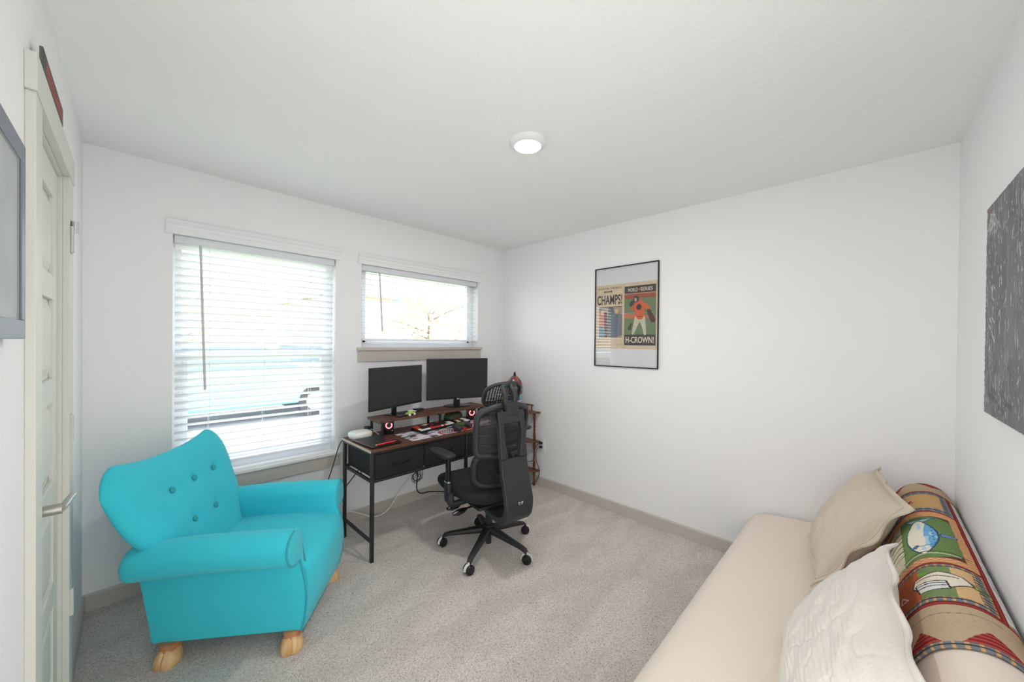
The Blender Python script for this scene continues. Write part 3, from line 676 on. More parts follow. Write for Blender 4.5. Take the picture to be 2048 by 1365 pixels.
# grey painting on the front wall
pt = thing('abstract_painting', 'dark grey canvas with white scratches hanging above the sofa', 'painting', (1.64, -D, 1.55))
bm = B(); box(bm, -.345, .345, .001, .029, -.336, .336); cv = obj('canvas', bm, mat('canvas_edge', (136, 96, 96), .8), pt, smooth=False)
NU, NV = 420, 420; u = np.linspace(0, 1, NU)[:, None] * np.ones((1, NV)); v = np.linspace(0, 1, NV)[None, :] * np.ones((NU, 1))
base = np.array(lin((104, 103, 107)))[None, None, :] * (.72 + .5 * noise2(NU, NV, 9, 2) + .12 * noise2(NU, NV, 60, 3))[..., None]
rs = np.random.RandomState(4)
def addstroke(cx, cy, ln, wd, ang, c, al):
    global base
    du = (u - cx) * math.cos(ang) + (v - cy) * math.sin(ang); dv = -(u - cx) * math.sin(ang) + (v - cy) * math.cos(ang)
    k = np.clip(1.4 - np.maximum(np.abs(du) / ln, np.abs(dv) / wd), 0, .4) / .4 * al; base = base * (1 - k[..., None]) + np.array(lin(c)) * k[..., None]
for i_ in range(420):
    cx, cy = rs.rand(), rs.rand(); addstroke(cx, cy, .004 + .022 * rs.rand() ** 2, .0012 + .002 * rs.rand(), PI / 2 + rs.randn() * .15, (205, 212, 212), .5 + .4 * rs.rand())
for i_ in range(26): addstroke(rs.rand(), rs.rand(), .05 + .09 * rs.rand(), .003 + .006 * rs.rand(), PI / 2 + rs.randn() * .1, (140, 144, 150), .5)
for i_ in range(26): a = rs.rand() * PI; addstroke(.86 + .05 * rs.randn(), .90 + .03 * rs.randn(), .02 + .03 * rs.rand(), .003, a, (196, 200, 200), .6)
for i_ in range(12): addstroke(rs.rand(), rs.rand(), .04 + .03 * rs.rand(), .005, rs.rand() * PI, (150, 96, 98), .5)
for i_ in range(8): addstroke(.80 + .1 * rs.rand(), .35 + .25 * rs.rand(), .02, .003, .6, (214, 222, 220), .8)
for i_ in range(10): addstroke(rs.rand(), .05 + .08 * rs.rand(), .02 + .04 * rs.rand(), .01, rs.rand(), (66, 66, 70), .7)
PG = np.stack([-.345 + .69 * u, .0296 + .0012 * noise2(NU, NV, 90, 6), -.336 + .672 * v], -1)
gridmesh('painted_surface', PG, painted('canvas_print', .55, .4, .2, 400), cv, base)

# framed picture on the left wall
lp = thing('framed_picture', 'pale picture under glass in a slate grey frame on the left wall', 'picture', (-C, .945, 1.625))
bm = B(); hw, hh, fw_, dp = .315, .198, .038, .028
for a, b_, c, d in ((-hw, hw, hh - fw_, hh), (-hw, hw, -hh, -hh + fw_), (-hw, -hw + fw_, -hh + fw_, hh - fw_), (hw - fw_, hw, -hh + fw_, hh - fw_)): box(bm, .001, dp, a, b_, c, d)
obj('frame', bm, mat('slate_frame', (104, 112, 126), .35), lp, smooth=False, bev=.002)
nu, nv = 90, 60; u = np.linspace(0, 1, nu)[:, None] * np.ones((1, nv)); v = np.linspace(0, 1, nv)[None, :] * np.ones((nu, 1))
cc = np.array(lin((200, 212, 208)))[None, None, :] * (.85 + .3 * noise2(nu, nv, 8, 7))[..., None]
cc[(u > .12) & (u < .88) & (v > .14) & (v < .86)] *= np.array([.86, .95, .93]); cc = np.where((noise2(nu, nv, 12, 21) > .62)[..., None] & ((v < .5) & (u > .15) & (u < .85) & (v > .16))[..., None], cc * np.array([.72, .84, .84]), cc)
gridmesh('print', np.stack([.022 + 0 * u, (hw - fw_) * (2 * u - 1), (hh - fw_) * (2 * v - 1)], -1), painted('pale_print', .8), lp, cc)
bm = B(); box(bm, .0245, .0262, -hw + fw_, hw - fw_, -hh + fw_, hh - fw_); obj('glass', bm, M['pglass'], lp, smooth=False)

# framed newspaper on the right wall
fp = thing('framed_newspaper', 'framed baseball newspaper front and back pages in thin black frame', 'poster', (Bx, 1.4735, 1.6535), PI / 2)
# local: x = to the viewer's right when facing the wall?  world +Y is viewer's left, so local x -> world +Y; the face looks along local +y -> world -X
hw, hh = .283, .423
bm = B(); fw_ = .008
for a, b_, c, d in ((-hw, hw, hh - fw_, hh), (-hw, hw, -hh, -hh + fw_), (-hw, -hw + fw_, -hh + fw_, hh - fw_), (hw - fw_, hw, -hh + fw_, hh - fw_)): box(bm, a, b_, .001, .016, c, d)
obj('frame', bm, M['gloss'], fp, smooth=False, bev=.001)
bm = B(); box(bm, -hw + fw_, hw - fw_, .002, .005, -hh + fw_, hh - fw_); obj('backing_sheet', bm, mat('mount', (222, 223, 226), .8), fp, smooth=False)
NU, NV = 380, 360; Wd, Hg = .546, .544
u = np.linspace(0, 1, NU)[:, None] * np.ones((1, NV)); v = np.linspace(0, 1, NV)[None, :] * np.ones((NU, 1))   # u left->right as seen, v bottom->top
CP = np.zeros((NU, NV, 3)); CP[:] = lin((214, 194, 164)); nse = noise2(NU, NV, 60, 31)
def pc(mask, c, j=.0): CP[mask] = np.array(lin(c))
def R_(a, b_, c, d): return (u >= a) & (u < b_) & (v >= c) & (v < d)
def ell(cx, cy, rx, ry, rot=0):
    du, dv = (u - cx) * Wd, (v - cy) * Hg; x = du * math.cos(rot) + dv * math.sin(rot); y = -du * math.sin(rot) + dv * math.cos(rot); return (x / (rx * Wd)) ** 2 + (y / (ry * Hg)) ** 2 < 1
def cap_(x1, y1_, x2, y2, r1, r2):
    L2 = ((x2 - x1) * Wd) ** 2 + ((y2 - y1_) * Hg) ** 2; q = np.clip((((u - x1) * Wd) * (x2 - x1) * Wd + ((v - y1_) * Hg) * (y2 - y1_) * Hg) / L2, 0, 1)
    return np.hypot((u - x1 - q * (x2 - x1)) * Wd, (v - y1_ - q * (y2 - y1_)) * Hg) < (r1 + (r2 - r1) * q) * Wd
pc(R_(.473, .480, 0, 1), (190, 160, 124))
# right page
pc(R_(.490, .975, .055, .945), (62, 62, 62)); pc(R_(.493, .972, .215, .84), (108, 128, 92))
pc(R_(.493, .972, .76, .84), (158, 84, 62)); pc(R_(.493, .972, .825, .832), (214, 196, 176)); pc(R_(.493, .972, .46, .54) & (v < .54 - .12 * (u - .49)), (196, 108, 76)); pc(R_(.493, .972, .535, .54), (220, 200, 178))
for (a) in ((.70, .45, .66, .33, .050, .030), (.66, .33, .63, .235, .030, .018), (.77, .45, .80, .33, .048, .030), (.80, .33, .815, .225, .030, .018)): pc(cap_(*a), (198, 192, 172))
pc(cap_(.725, .64, .735, .50, .085, .062), (212, 96, 52)); pc(cap_(.80, .66, .87, .60, .030, .024), (212, 96, 52)); pc(cap_(.65, .66, .62, .60, .030, .026), (206, 90, 50))
pc(cap_(.87, .56, .93, .43, .030, .040), (84, 52, 44)); pc(ell(.72, .625, .04, .045), (52, 58, 72)); pc(ell(.675, .745, .045, .05), (60, 62, 74)); pc(ell(.665, .735, .022, .03), (196, 150, 120)); pc(cap_(.63, .71, .60, .67, .03, .03), (66, 66, 74))
pc(R_(.70, .77, .478, .488), (60, 50, 46)); pc(cap_(.60, .38, .575, .31, .012, .028), (70, 66, 60))
# left page photo
ph_ = R_(.055, .455, .17, .655); pc(ph_, (150, 142, 134)); cn_ = noise2(NU, NV, 18, 44)
CP[ph_] *= (.55 + .9 * cn_)[ph_][:, None]
pc(cap_(.10, .55, .10, .35, .045, .06) & ph_, (190, 122, 96)); pc(cap_(.09, .30, .10, .19, .05, .05) & ph_, (84, 132, 146)); pc(ell(.11, .57, .03, .035), (206, 166, 138))
pc(cap_(.17, .55, .18, .20, .025, .03) & ph_, (96, 62, 54)); pc(cap_(.30, .50, .30, .25, .09, .10) & ph_, (92, 100, 112)); pc(ell(.26, .61, .05, .045), (86, 88, 96)); pc(ell(.36, .58, .035, .04), (206, 172, 120)); pc(cap_(.42, .5, .42, .25, .04, .05) & ph_, (112, 112, 122))
pc(R_(.055, .455, .648, .655), (64, 60, 56))
for k in range(6): pc(R_(.02, .22, .045 + .018 * k, .049 + .018 * k), (168, 152, 130)); pc(R_(.25, .455, .045 + .018 * k, .049 + .018 * k), (168, 152, 130))
pc(R_(.14, .28, .885, .900) , (52, 52, 50)); pc(R_(.14, .155, .875, .91), (52, 52, 50)); pc(R_(.265, .28, .875, .91), (52, 52, 50))
CP *= (.92 + .16 * nse)[..., None]
pg = gridmesh('newspaper_pages', np.stack([(.5 - u) * Wd, .0062 + 0 * u, -.2695 + v * Hg], -1), painted('newsprint', .8), fp, CP)
M['ink'] = mat('news_ink', (44, 44, 44), .8); M['inkw'] = mat('cream_ink', (226, 216, 196), .8); M['inko'] = mat('orange_ink', (214, 96, 52), .8)
def ptxt(nm, s, uc, vc, width, height, m_, bold=0.):
    o = text(nm, s, m_, fp, ((.5 - uc) * Wd, .0068, -.2695 + vc * Hg), (PI / 2, 0, PI), .05, extrude=.0002, bold=bold)
    bx = [v_.co for v_ in o.data.vertices]; w0 = max(b_.x for b_ in bx) - min(b_.x for b_ in bx); h0 = max(b_.y for b_ in bx) - min(b_.y for b_ in bx)
    cx_ = (max(b_.x for b_ in bx) + min(b_.x for b_ in bx)) / 2; cy_ = (max(b_.y for b_ in bx) + min(b_.y for b_ in bx)) / 2
    for v_ in o.data.vertices: v_.co.x = (v_.co.x - cx_) * width / w0; v_.co.y = (v_.co.y - cy_) * height / h0
    return o
ptxt('masthead_lettering', 'HOUSTON', .125, .945, .099, .017, M['ink'], .0004); ptxt('masthead_lettering', 'CHRONICLE', .345, .945, .105, .017, M['ink'], .0004); ptxt('masthead_star', '*', .222, .942, .010, .012, M['ink'])
ptxt('headline_lettering', 'CHAMPS!', .235, .765, .235, .082, M['ink'], .0010)
ptxt('title_lettering', 'WORLD', .620, .888, .086, .030, M['inkw'], .0003); ptxt('title_lettering', 'SERIES', .835, .888, .099, .030, M['inkw'], .0003)
bm = B(); pts = [((.013 if k % 2 == 0 else .0055) * math.sin(k * PI / 5), (.013 if k % 2 == 0 else .0055) * math.cos(k * PI / 5)) for k in range(10)]
prism(bm, pts, 'Y', 0, .0004); st_ = obj('star', bm, M['inko'], fp, smooth=False); st_.location = ((.5 - .727) * Wd, .0066, -.2695 + .888 * Hg)
ptxt('caption_lettering', 'H-CROWN!', .732, .138, .236, .050, M['inkw'], .0008)
bm = B(); box(bm, -hw + fw_, hw - fw_, .0105, .0125, -hh + fw_, hh - fw_); obj('glass', bm, M['pglass'], fp, smooth=False)
#---PART3---
# ------------------------------------------------------------------ desk
DX0, DX1, DY0, DY1, DZ = 1.062, 2.46, 2.285, 2.755, .725
dk = thing('desk', 'black metal desk with brown board top and fabric drawers under the short window', 'desk', (DX0, DY0, 0))
dl, dd = DX1 - DX0, DY1 - DY0
bm = B(); rbox(bm, 0, dl, 0, dd, DZ - .018, DZ, .002, 1); obj('desktop', bm, M['rustic'], dk, smooth=False)
bm = B(); rbox(bm, -.003, .0005, .001, dd - .001, DZ - .017, DZ - .001, .001, 1); obj('edge_band', bm, M['edge'], dk, smooth=False)
tb = .022
def leg(x, y, z1=DZ - .019):
    bm = B(); rbox(bm, x, x + tb, y, y + tb, 0.0, z1, .002, 2); return obj('leg', bm, M['steel'], dk)
leg(.004, .004); leg(.004, dd - tb - .004); leg(dl - tb - .004, .004); leg(dl - tb - .004, dd - tb - .004); bm = B(); rbox(bm, .770, .770 + tb, .004, .004 + tb, .40, DZ - .019, .002, 2); obj('centre_post', bm, M['steel'], dk)
bm = B()
for x in (.006, dl - tb - .002):
    rbox(bm, x, x + .018, tb + .004, dd - tb - .004, DZ - .215, DZ - .197, .002, 1); rbox(bm, x, x + .018, tb + .004, dd - tb - .004, .120, .138, .002, 1)
    rbox(bm, x, x + .018, tb + .004, dd - tb - .004, DZ - .036, DZ - .019, .002, 1)
for y in (.006, dd - .024):
    rbox(bm, tb + .004, dl - tb - .004, y, y + .018, DZ - .215, DZ - .197, .002, 1); rbox(bm, tb + .004, dl - tb - .004, y, y + .016, DZ - .034, DZ - .019, .002, 1)
obj('frame_rail', bm, M['steel'], dk)
bm = B()
tube(bm, [(.020, dd - .014, .36), (.165, dd - .014, .515)], .004, 6)
obj('corner_brace', bm, M['steel'], dk)
bays = [(.030, .392), (.402, .764), (.798, 1.100), (1.108, 1.376)]
for a, b_ in bays:
    bm = B(); rbox(bm, a, b_, .004, dd - .03, DZ - .194, DZ - .038, .006, 2)
    dw = obj('drawer', bm, M['fabric'], dk)
    bm = B(); c = (a + b_) / 2; zc = DZ - .115
    rbox(bm, c - .065, c - .050, -.010, .004, zc - .008, zc + .008, .002, 1); rbox(bm, c + .050, c + .065, -.010, .004, zc - .008, zc + .008, .002, 1)
    tube(bm, smoothpath([(c - .055, -.006, zc), (c - .02, -.012, zc - .006), (c + .02, -.012, zc - .006), (c + .055, -.006, zc)], 5), .0055, 8)
    obj('handle', bm, M['gloss'], dw)
# riser
RX0, RX1, RY0, RY1, RZ = 1.245, 2.265, 2.535, 2.750, .852
rs_ = thing('monitor_riser', 'long brown monitor stand on black legs standing on the desk', 'monitor stand', (RX0, RY0, DZ))
bm = B(); rbox(bm, 0, RX1 - RX0, 0, RY1 - RY0, RZ - DZ - .018, RZ - DZ, .002, 1); obj('shelf_board', bm, M['rustic'], rs_, smooth=False)
for x in (.018, .52, RX1 - RX0 - .034):
    bm = B()
    for y in (.012, RY1 - RY0 - .028): rbox(bm, x, x + .016, y, y + .016, 0, RZ - DZ - .0185, .001, 1)
    rbox(bm, x, x + .016, .028, RY1 - RY0 - .028, RZ - DZ - .032, RZ - DZ - .0185, .001, 1); obj('leg', bm, M['steel'], rs_)

# monitors
def monitor(label, L_, R__, z0, z1, stand):
    L_, R__ = Vector((L_[0], L_[1], 0)), Vector((R__[0], R__[1], 0)); d = (R__ - L_); wd = d.length; rz = math.atan2(d.y, d.x); c = (L_ + R__) / 2
    r = thing('monitor', label, 'monitor', (c.x, c.y, RZ + .0003), rz, 'monitors on the riser'); a, b_ = z0 - RZ, z1 - RZ
    bm = B(); rbox(bm, -wd / 2, wd / 2, 0, .012, a, b_, .003, 2); rbox(bm, -wd * .3, wd * .3, .011, .045, a + .03, a + (b_ - a) * .7, .012, 2); obj('housing', bm, M['bezel'], r)
    bm = B(); box(bm, -wd / 2 + .007, wd / 2 - .007, -.0012, .0005, a + .016, b_ - .007); obj('screen', bm, M['screen'], r, smooth=False)
    bm = B()
    if stand == 0:
        rbox(bm, -.022, .022, .030, .048, .006, a + .12, .005, 2); o1 = obj('stand_neck', bm, M['gloss'], r)
        bm = B(); prism(bm, [(-.035, .10), (.035, .10), (.020, .0), (.045, -.055), (-.045, -.055), (-.020, .0)], 'Z', 0, .008); obj('stand_base', bm, M['gloss'], r, bev=.002)
    else:
        prism(bm, [(-.030, .004), (.030, .004), (.024, .12), (-.024, .12)], 'Y', .030, .046); bmesh.ops.recalc_face_normals(bm, faces=bm.faces[:]); obj('stand_neck', bm, M['gloss'], r, bev=.003)
        bm = B(); cyl(bm, (-.006, .038, .004), .004, .03, 12); rings = []
        for z, s_ in ((0, 1), (.006, 1), (.009, .93)): rings.append([(.125 * s_ * math.cos(t), .020 + .085 * s_ * math.sin(t), z) for t in np.linspace(0, 2 * PI, 40, endpoint=False)])
        loft(bm, rings); obj('stand_base', bm, M['gloss'], r)
        bm = B(); rbox(bm, -.012, .012, -.003, .0, a - .004, a + .005, .001, 1); obj('maker_badge', bm, M['offwhite'], r)
    return r
monitor('smaller black monitor, the left one, on the wooden riser', (1.165, 2.545), (1.690, 2.700), .922, 1.235, 0)
monitor('larger black monitor, the right one, nearest the corner shelf', (1.762, 2.745), (2.300, 2.560), .919, 1.280, 1)

# speakers
def speaker(x, y, rz, label):
    r = thing('desktop_speaker', label, 'speaker', (x, y, DZ), rz, 'small glowing desktop speakers')
    bm = B(); rbox(bm, -.037, .037, 0, .075, 0, .112, .004, 2); obj('cabinet', bm, M['gloss'], r)
    bm = B(); pts = [(.021 * math.cos(t), -.002, .070 + .021 * math.sin(t)) for t in np.linspace(math.radians(120), math.radians(400), 30)]
    tube(bm, pts, .0042, 8); obj('light_ring', bm, M['redglow'], r)
    bm = B(); cyl(bm, (0, .002, .070), .016, -.004, 24, 'Y'); obj('cone', bm, M['plastic'], r)
    bm = B(); cyl(bm, (.024, .001, .030), .004, -.004, 12, 'Y'); obj('volume_knob', bm, M['offwhite'], r)
speaker(1.345, 2.600, -.35, 'black speaker with red ring beneath the left end of the riser')
speaker(2.120, 2.565, -.45, 'black speaker with red ring beneath the right end of the riser')

# desk mat with printed pattern
nu, nv = 300, 110; u = np.linspace(0, 1, nu)[:, None] * np.ones((1, nv)); v = np.linspace(0, 1, nv)[None, :] * np.ones((nu, 1))
a1 = noise2(nu, nv, 14, 12); a2 = noise2(nu, nv, 22, 13); a3 = noise2(nu, nv, 7, 14)
cm = np.zeros((nu, nv, 3)); cm[:] = lin((214, 216, 220)); cm[a1 < .36] = lin((58, 58, 62)); cm[(a2 > .74)] = lin((214, 150, 168)); cm[(a3 > .70) & (u > .3)] = lin((196, 44, 42)); cm[(a3 < .2)] = lin((120, 124, 132))
du = (u - .40) / .075; dv = (v - .26) / .17; rr_ = du ** 2 + dv ** 2; cm[rr_ < 1.5] = lin((206, 52, 46)); cm[rr_ < 1.0] = np.where((np.sin(u * 260) * np.sin(v * 60) > 0)[..., None], np.array(lin((70, 84, 88))), np.array(lin((182, 196, 200))))[rr_ < 1.0]
cm[(u > .45) & (u < .72) & (v < .30) & (a2 < .55)] = lin((204, 48, 44)); cm[(v > .9) | (v < .02)] = lin((60, 60, 64))
dm = gridmesh('desk_mat', np.stack([1.375 + .86 * u + 0 * v, 2.300 + .295 * v, DZ + .0022 + 0 * u], -1), painted('mat_print', .8), None, cm, smooth=False, solid=.002)
tag(dm, 'white, red and black printed desk mat lying under the keyboard', 'desk mat')

# keyboard
def keyboard(label, x, y, rz, wdt, dpt, rows, cols, seed, name='keyboard'):
    r = thing(name, label, 'keyboard', (x, y, DZ + .0025), rz)
    bm = B(); prism(bm, [(0, 0), (dpt, 0), (dpt, .026), (0, .016)], 'X', 0, wdt); obj('case', bm, M['gloss'], r, smooth=False, bev=.003)
    g = {k: B() for k in 'wrk'}; rd = random.Random(seed); kw, kd = (wdt - .012) / cols, (dpt - .010) / rows
    for j in range(rows):
        i_ = 0
        while i_ < cols:
            span = 5 if (j == 0 and i_ == 4 and cols > 8) else 1
            c = 'w' if (j in (0,) and span == 1) else ('r' if span == 5 or i_ in (0, 1) and j in (3, 4) else ('w' if (i_ >= cols - 2 and j < 3) or i_ == 0 else 'k'))
            if j == rows - 1 and 3 <= i_ <= 6: c = 'w'
            if rd.random() < .08: c = 'r'
            x0_, y0_ = .006 + i_ * kw, .005 + j * kd; zb = .016 + .010 * (y0_ / dpt)
            rings = [[(x0_ + o, y0_ + o, zb - .002 + h), (x0_ + kw * span - o, y0_ + o, zb - .002 + h), (x0_ + kw * span - o, y0_ + kd - o, zb - .002 + h), (x0_ + o, y0_ + kd - o, zb - .002 + h)] for o, h in ((.001, 0), (.0028, .010))]
            loft(g[c], rings); i_ += span
    for k, mm_ in (('w', M['white']), ('r', M['red']), ('k', M['plastic'])):
        o = obj('keys', g[k], mm_, r, smooth=False); o['label'] = {'w': 'white keycaps', 'r': 'red keycaps', 'k': 'black keycaps'}[k]
keyboard('black keyboard with red and white keys on the desk mat below the riser', 1.535, 2.455, math.radians(8), .36, .125, 5, 15, 5)
keyboard('small red and white keypad lying to the right of the main keyboard', 1.935, 2.475, math.radians(14), .13, .10, 4, 5, 8, 'keypad')

# game controller
gc = thing('game_controller', 'black and olive game controller lying on the desk mat', 'game controller', (1.832, 2.365, DZ + .0225), math.radians(15))
bm = B(); rings = []
for z, s_ in ((-.019, .45), (-.016, .8), (-.004, 1), (.012, .96), (.020, .7), (.023, .3)): rings.append([(.058 * s_ * spow(math.cos(t), .8), .034 * s_ * spow(math.sin(t), .8) + .006, z + .014) for t in np.linspace(0, 2 * PI, 36, endpoint=False)])
loft(bm, rings); obj('shell', bm, M['camo'], gc)
for s_ in (-1, 1):
    bm = B(); tube(bm, smoothpath([(.045 * s_, .022, .014), (.062 * s_, -.002, .012), (.070 * s_, -.035, .006), (.068 * s_, -.062, .0)], 6), [.012 + .011 * math.sin(PI * min(1, .25 + .65 * k / 18)) for k in range(19)], 16); obj('grip', bm, M['plastic2'], gc)
    bm = B(); cyl(bm, (.028 * s_, (.018 if s_ < 0 else -.004), .032), .006, .012, 14); cyl(bm, (.028 * s_, (.018 if s_ < 0 else -.004), .043), .010, .004, 18); obj('thumb_stick', bm, M['gloss'], gc)
bm = B(); cyl(bm, (0, .014, .036), .0065, .003, 16); obj('home_button', bm, M['green'], gc)
bm = B(); cyl(bm, (.046, .018, .033), .005, .004, 12); obj('face_button', bm, M['red'], gc)
# second controller behind
gc2 = thing('headphone_case', 'dark olive domed case under the right half of the riser', 'case', (1.985, 2.660, DZ), math.radians(8))
bm = B(); rings = []
for z, s_ in ((0, .92), (.02, 1), (.032, 1.0)): rings.append([(.088 * s_ * spow(math.cos(t), .75), .062 * s_ * spow(math.sin(t), .75), z) for t in np.linspace(0, 2 * PI, 40, endpoint=False)])
loft(bm, rings); obj('case_base', bm, M['plastic'], gc2)
bm = B(); rings = []
for z, s_ in ((.0325, 1.0), (.052, .98), (.070, .88), (.080, .68), (.084, .3)): rings.append([(.088 * s_ * spow(math.cos(t), .75), .062 * s_ * spow(math.sin(t), .75), z) for t in np.linspace(0, 2 * PI, 40, endpoint=False)])
loft(bm, rings); obj('lid', bm, M['camo'], gc2)
# drawing tablet and pen
tbx = thing('drawing_tablet', 'flat black drawing tablet at the left end of the desk', 'tablet', (1.085, 2.315, DZ + .0015), math.radians(3))
bm = B(); rbox(bm, 0, .215, 0, .285, .002, .011, .004, 3); obj('tablet_body', bm, M['gloss'], tbx)
bm = B(); box(bm, .014, .200, .030, .270, .0108, .0116); obj('drawing_area', bm, M['screen'], tbx, smooth=False)
for x in (.02, .19):
    for y in (.02, .26): bm = B(); cyl(bm, (x, y, -.0015), .008, .004, 12); obj('rubber_foot', bm, M['rubber'], tbx)
pn = thing('stylus_pen', 'red pen lying along the front edge of the drawing tablet', 'pen', (1.120, 2.333, DZ + .0182), math.radians(4))
bm = B(); tube(bm, [(0, 0, 0), (.004, 0, 0), (.12, 0, 0), (.142, 0, 0), (.152, 0, 0)], [.003, .0048, .0048, .003, .001], 12); obj('barrel', bm, M['red'], pn)
bm = B(); cyl(bm, (-.004, 0, 0), .0035, .006, 12, 'X'); obj('end_cap', bm, M['offwhite'], pn)
# router
ro = thing('router', 'white rounded wireless router on the back left corner of the desk', 'router', (1.158, 2.668, DZ), math.radians(8))
bm = B(); rings = []
for z, s_ in ((0, .90), (.004, .93), (.018, 1), (.034, 1), (.042, .96), (.046, .86), (.048, .6), (.0485, .1)): rings.append([(.076 * s_ * spow(math.cos(t), .62), .068 * s_ * spow(math.sin(t), .62), z + .0) for t in np.linspace(0, 2 * PI, 48, endpoint=False)])
loft(bm, rings); obj('housing', bm, M['white'], ro, angle=60)
bm = B(); cyl(bm, (-.055, -.038, .026), .003, -.012, 12, (0, 1, 0)); obj('indicator', bm, M['offwhite'], ro)
ad = thing('power_adapter', 'black power adapter block behind the white router', 'adapter', (1.238, 2.733, DZ), math.radians(-10))
bm = B(); rbox(bm, -.020, .020, -.015, .015, 0, .058, .004, 2); obj('adapter_body', bm, M['plastic'], ad)
bm = B(); tube(bm, smoothpath([(.018, 0, .03), (.030, -.02, .035), (.055, -.05, .012), (.065, -.075, .004)], 6), .0028, 8); o = obj('white_lead', bm, M['white'], ad)
# things on the riser
ty_ = thing('toy_buggy', 'small lime green and white toy on the riser by the left monitor', 'toy', (1.512, 2.578, RZ), math.radians(15))
bm = B(); rbox(bm, -.035, .035, -.016, .016, .014, .024, .003, 2); rbox(bm, -.018, .020, -.011, .011, .023, .036, .003, 2); obj('body', bm, M['green'], ty_)
bm = B(); rbox(bm, -.020, .026, -.009, .009, .0355, .040, .001, 1); rbox(bm, .028, .048, -.018, .018, .026, .031, .001, 1); obj('canopy', bm, M['white'], ty_)
for x in (-.026, .026):
    for y in (-.023, .015): bm = B(); cyl(bm, (x, y, .009), .009, .008, 16, 'Y'); obj('wheel', bm, M['green'] if y > 0 else M['white'], ty_)
tb2 = thing('closed_tablet', 'thin dark tablet lying on the riser between the monitors', 'tablet', (1.57, 2.700, RZ), math.radians(3))
bm = B(); rbox(bm, -.12, .12, -.04, .035, 0, .009, .003, 2); obj('body', bm, M['plastic2'], tb2)
bm = B(); rbox(bm, .05, .125, -.032, .026, .0093, .020, .003, 2); obj('cover', bm, M['gloss'], tb2)
bx2 = thing('charger_box', 'black box on the desk beyond the right end of the riser', 'box', (2.335, 2.655, DZ), .3)
bm = B(); rbox(bm, -.045, .045, -.035, .035, 0, .075, .004, 2); obj('box_body', bm, M['gloss'], bx2)
bm = B(); tube(bm, smoothpath([(-.02, -.037, .05), (-.03, -.055, .03), (-.05, -.06, .004)], 6), .0025, 6); obj('lead', bm, M['white'], bx2)
kc = thing('keychain', 'cluster of small silver and grey keys beside the right speaker', 'keys', (2.200, 2.520, DZ), 0)
bm = B()
for k in range(4): rbox(bm, -.02 + .011 * k, -.012 + .011 * k, -.018, .016, .001 + .004 * k, .004 + .004 * k, .001, 1)
obj('keys', bm, M['chrome'], kc)
bm = B(); tube(bm, [(.012 * math.cos(t), .024 + .012 * math.sin(t), .010) for t in np.linspace(0, 2 * PI, 24, endpoint=False)], .0014, 6, close=True); obj('ring', bm, M['chrome'], kc)

# cables
def cable(name, label, pts, r_, m_, k=10):
    bm = B(); tube(bm, smoothpath(pts, k), r_, 8); return tag(obj(name, bm, m_), label, 'cable')
cable('cable', 'black cable hanging from the desk down behind the teal armchair', [(1.075, 2.775, .70), (1.05, 2.78, .66), (1.01, 2.80, .50), (.96, 2.84, .30), (.90, 2.87, .10), (.86, 2.88, .008)], .0035, M['rubber'])
cable('cable', 'white cable sagging along the wall to the floor under the desk', [(.90, 2.89, .03), (1.02, 2.88, .10), (1.16, 2.87, .115), (1.27, 2.86, .06), (1.36, 2.86, .012), (1.47, 2.86, .03), (1.60, 2.87, .16), (1.69, 2.88, .24), (1.735, 2.885, .30), (1.75, 2.885, .38)], .0042, M['white'])
cable('cable', 'black cable hanging in a loose loop beneath the left drawers', [(1.16, 2.70, .545), (1.165, 2.70, .50), (1.20, 2.71, .42), (1.27, 2.72, .355), (1.36, 2.72, .345), (1.43, 2.71, .40), (1.46, 2.70, .505), (1.465, 2.70, .535)], .0030, M['rubber'])
cable('cable', 'thick black power cable falling from the desk to the floor by the seat', [(1.66, 2.72, .53), (1.675, 2.74, .42), (1.695, 2.77, .28), (1.71, 2.80, .16), (1.76, 2.82, .10), (1.86, 2.82, .085), (2.0, 2.80, .05), (2.12, 2.78, .009)], .0052, M['rubber'])
rd = random.Random(3); P_ = []
for k in range(34):
    t = k * .95; P_.append((1.695 + .048 * math.cos(t) * (.6 + .4 * rd.random()) + .002 * k * .4, 2.80 + .012 * math.sin(t * .7), .255 + .042 * math.sin(t) * (.6 + .5 * rd.random()) + .015 * math.sin(k * .3)))
cable('cable', 'tangled bundle of thin black cable tied up under the desk', [(1.60, 2.77, .53), (1.64, 2.78, .40)] + P_ + [(1.76, 2.79, .38), (1.765, 2.78, .53)], .0020, M['rubber'], 6)

# ------------------------------------------------------------------ office chair
oc = thing('office_chair', 'black ergonomic mesh office chair with headrest facing the desk', 'office chair', (1.735, 1.905, 0), math.radians(80))
VO = .030
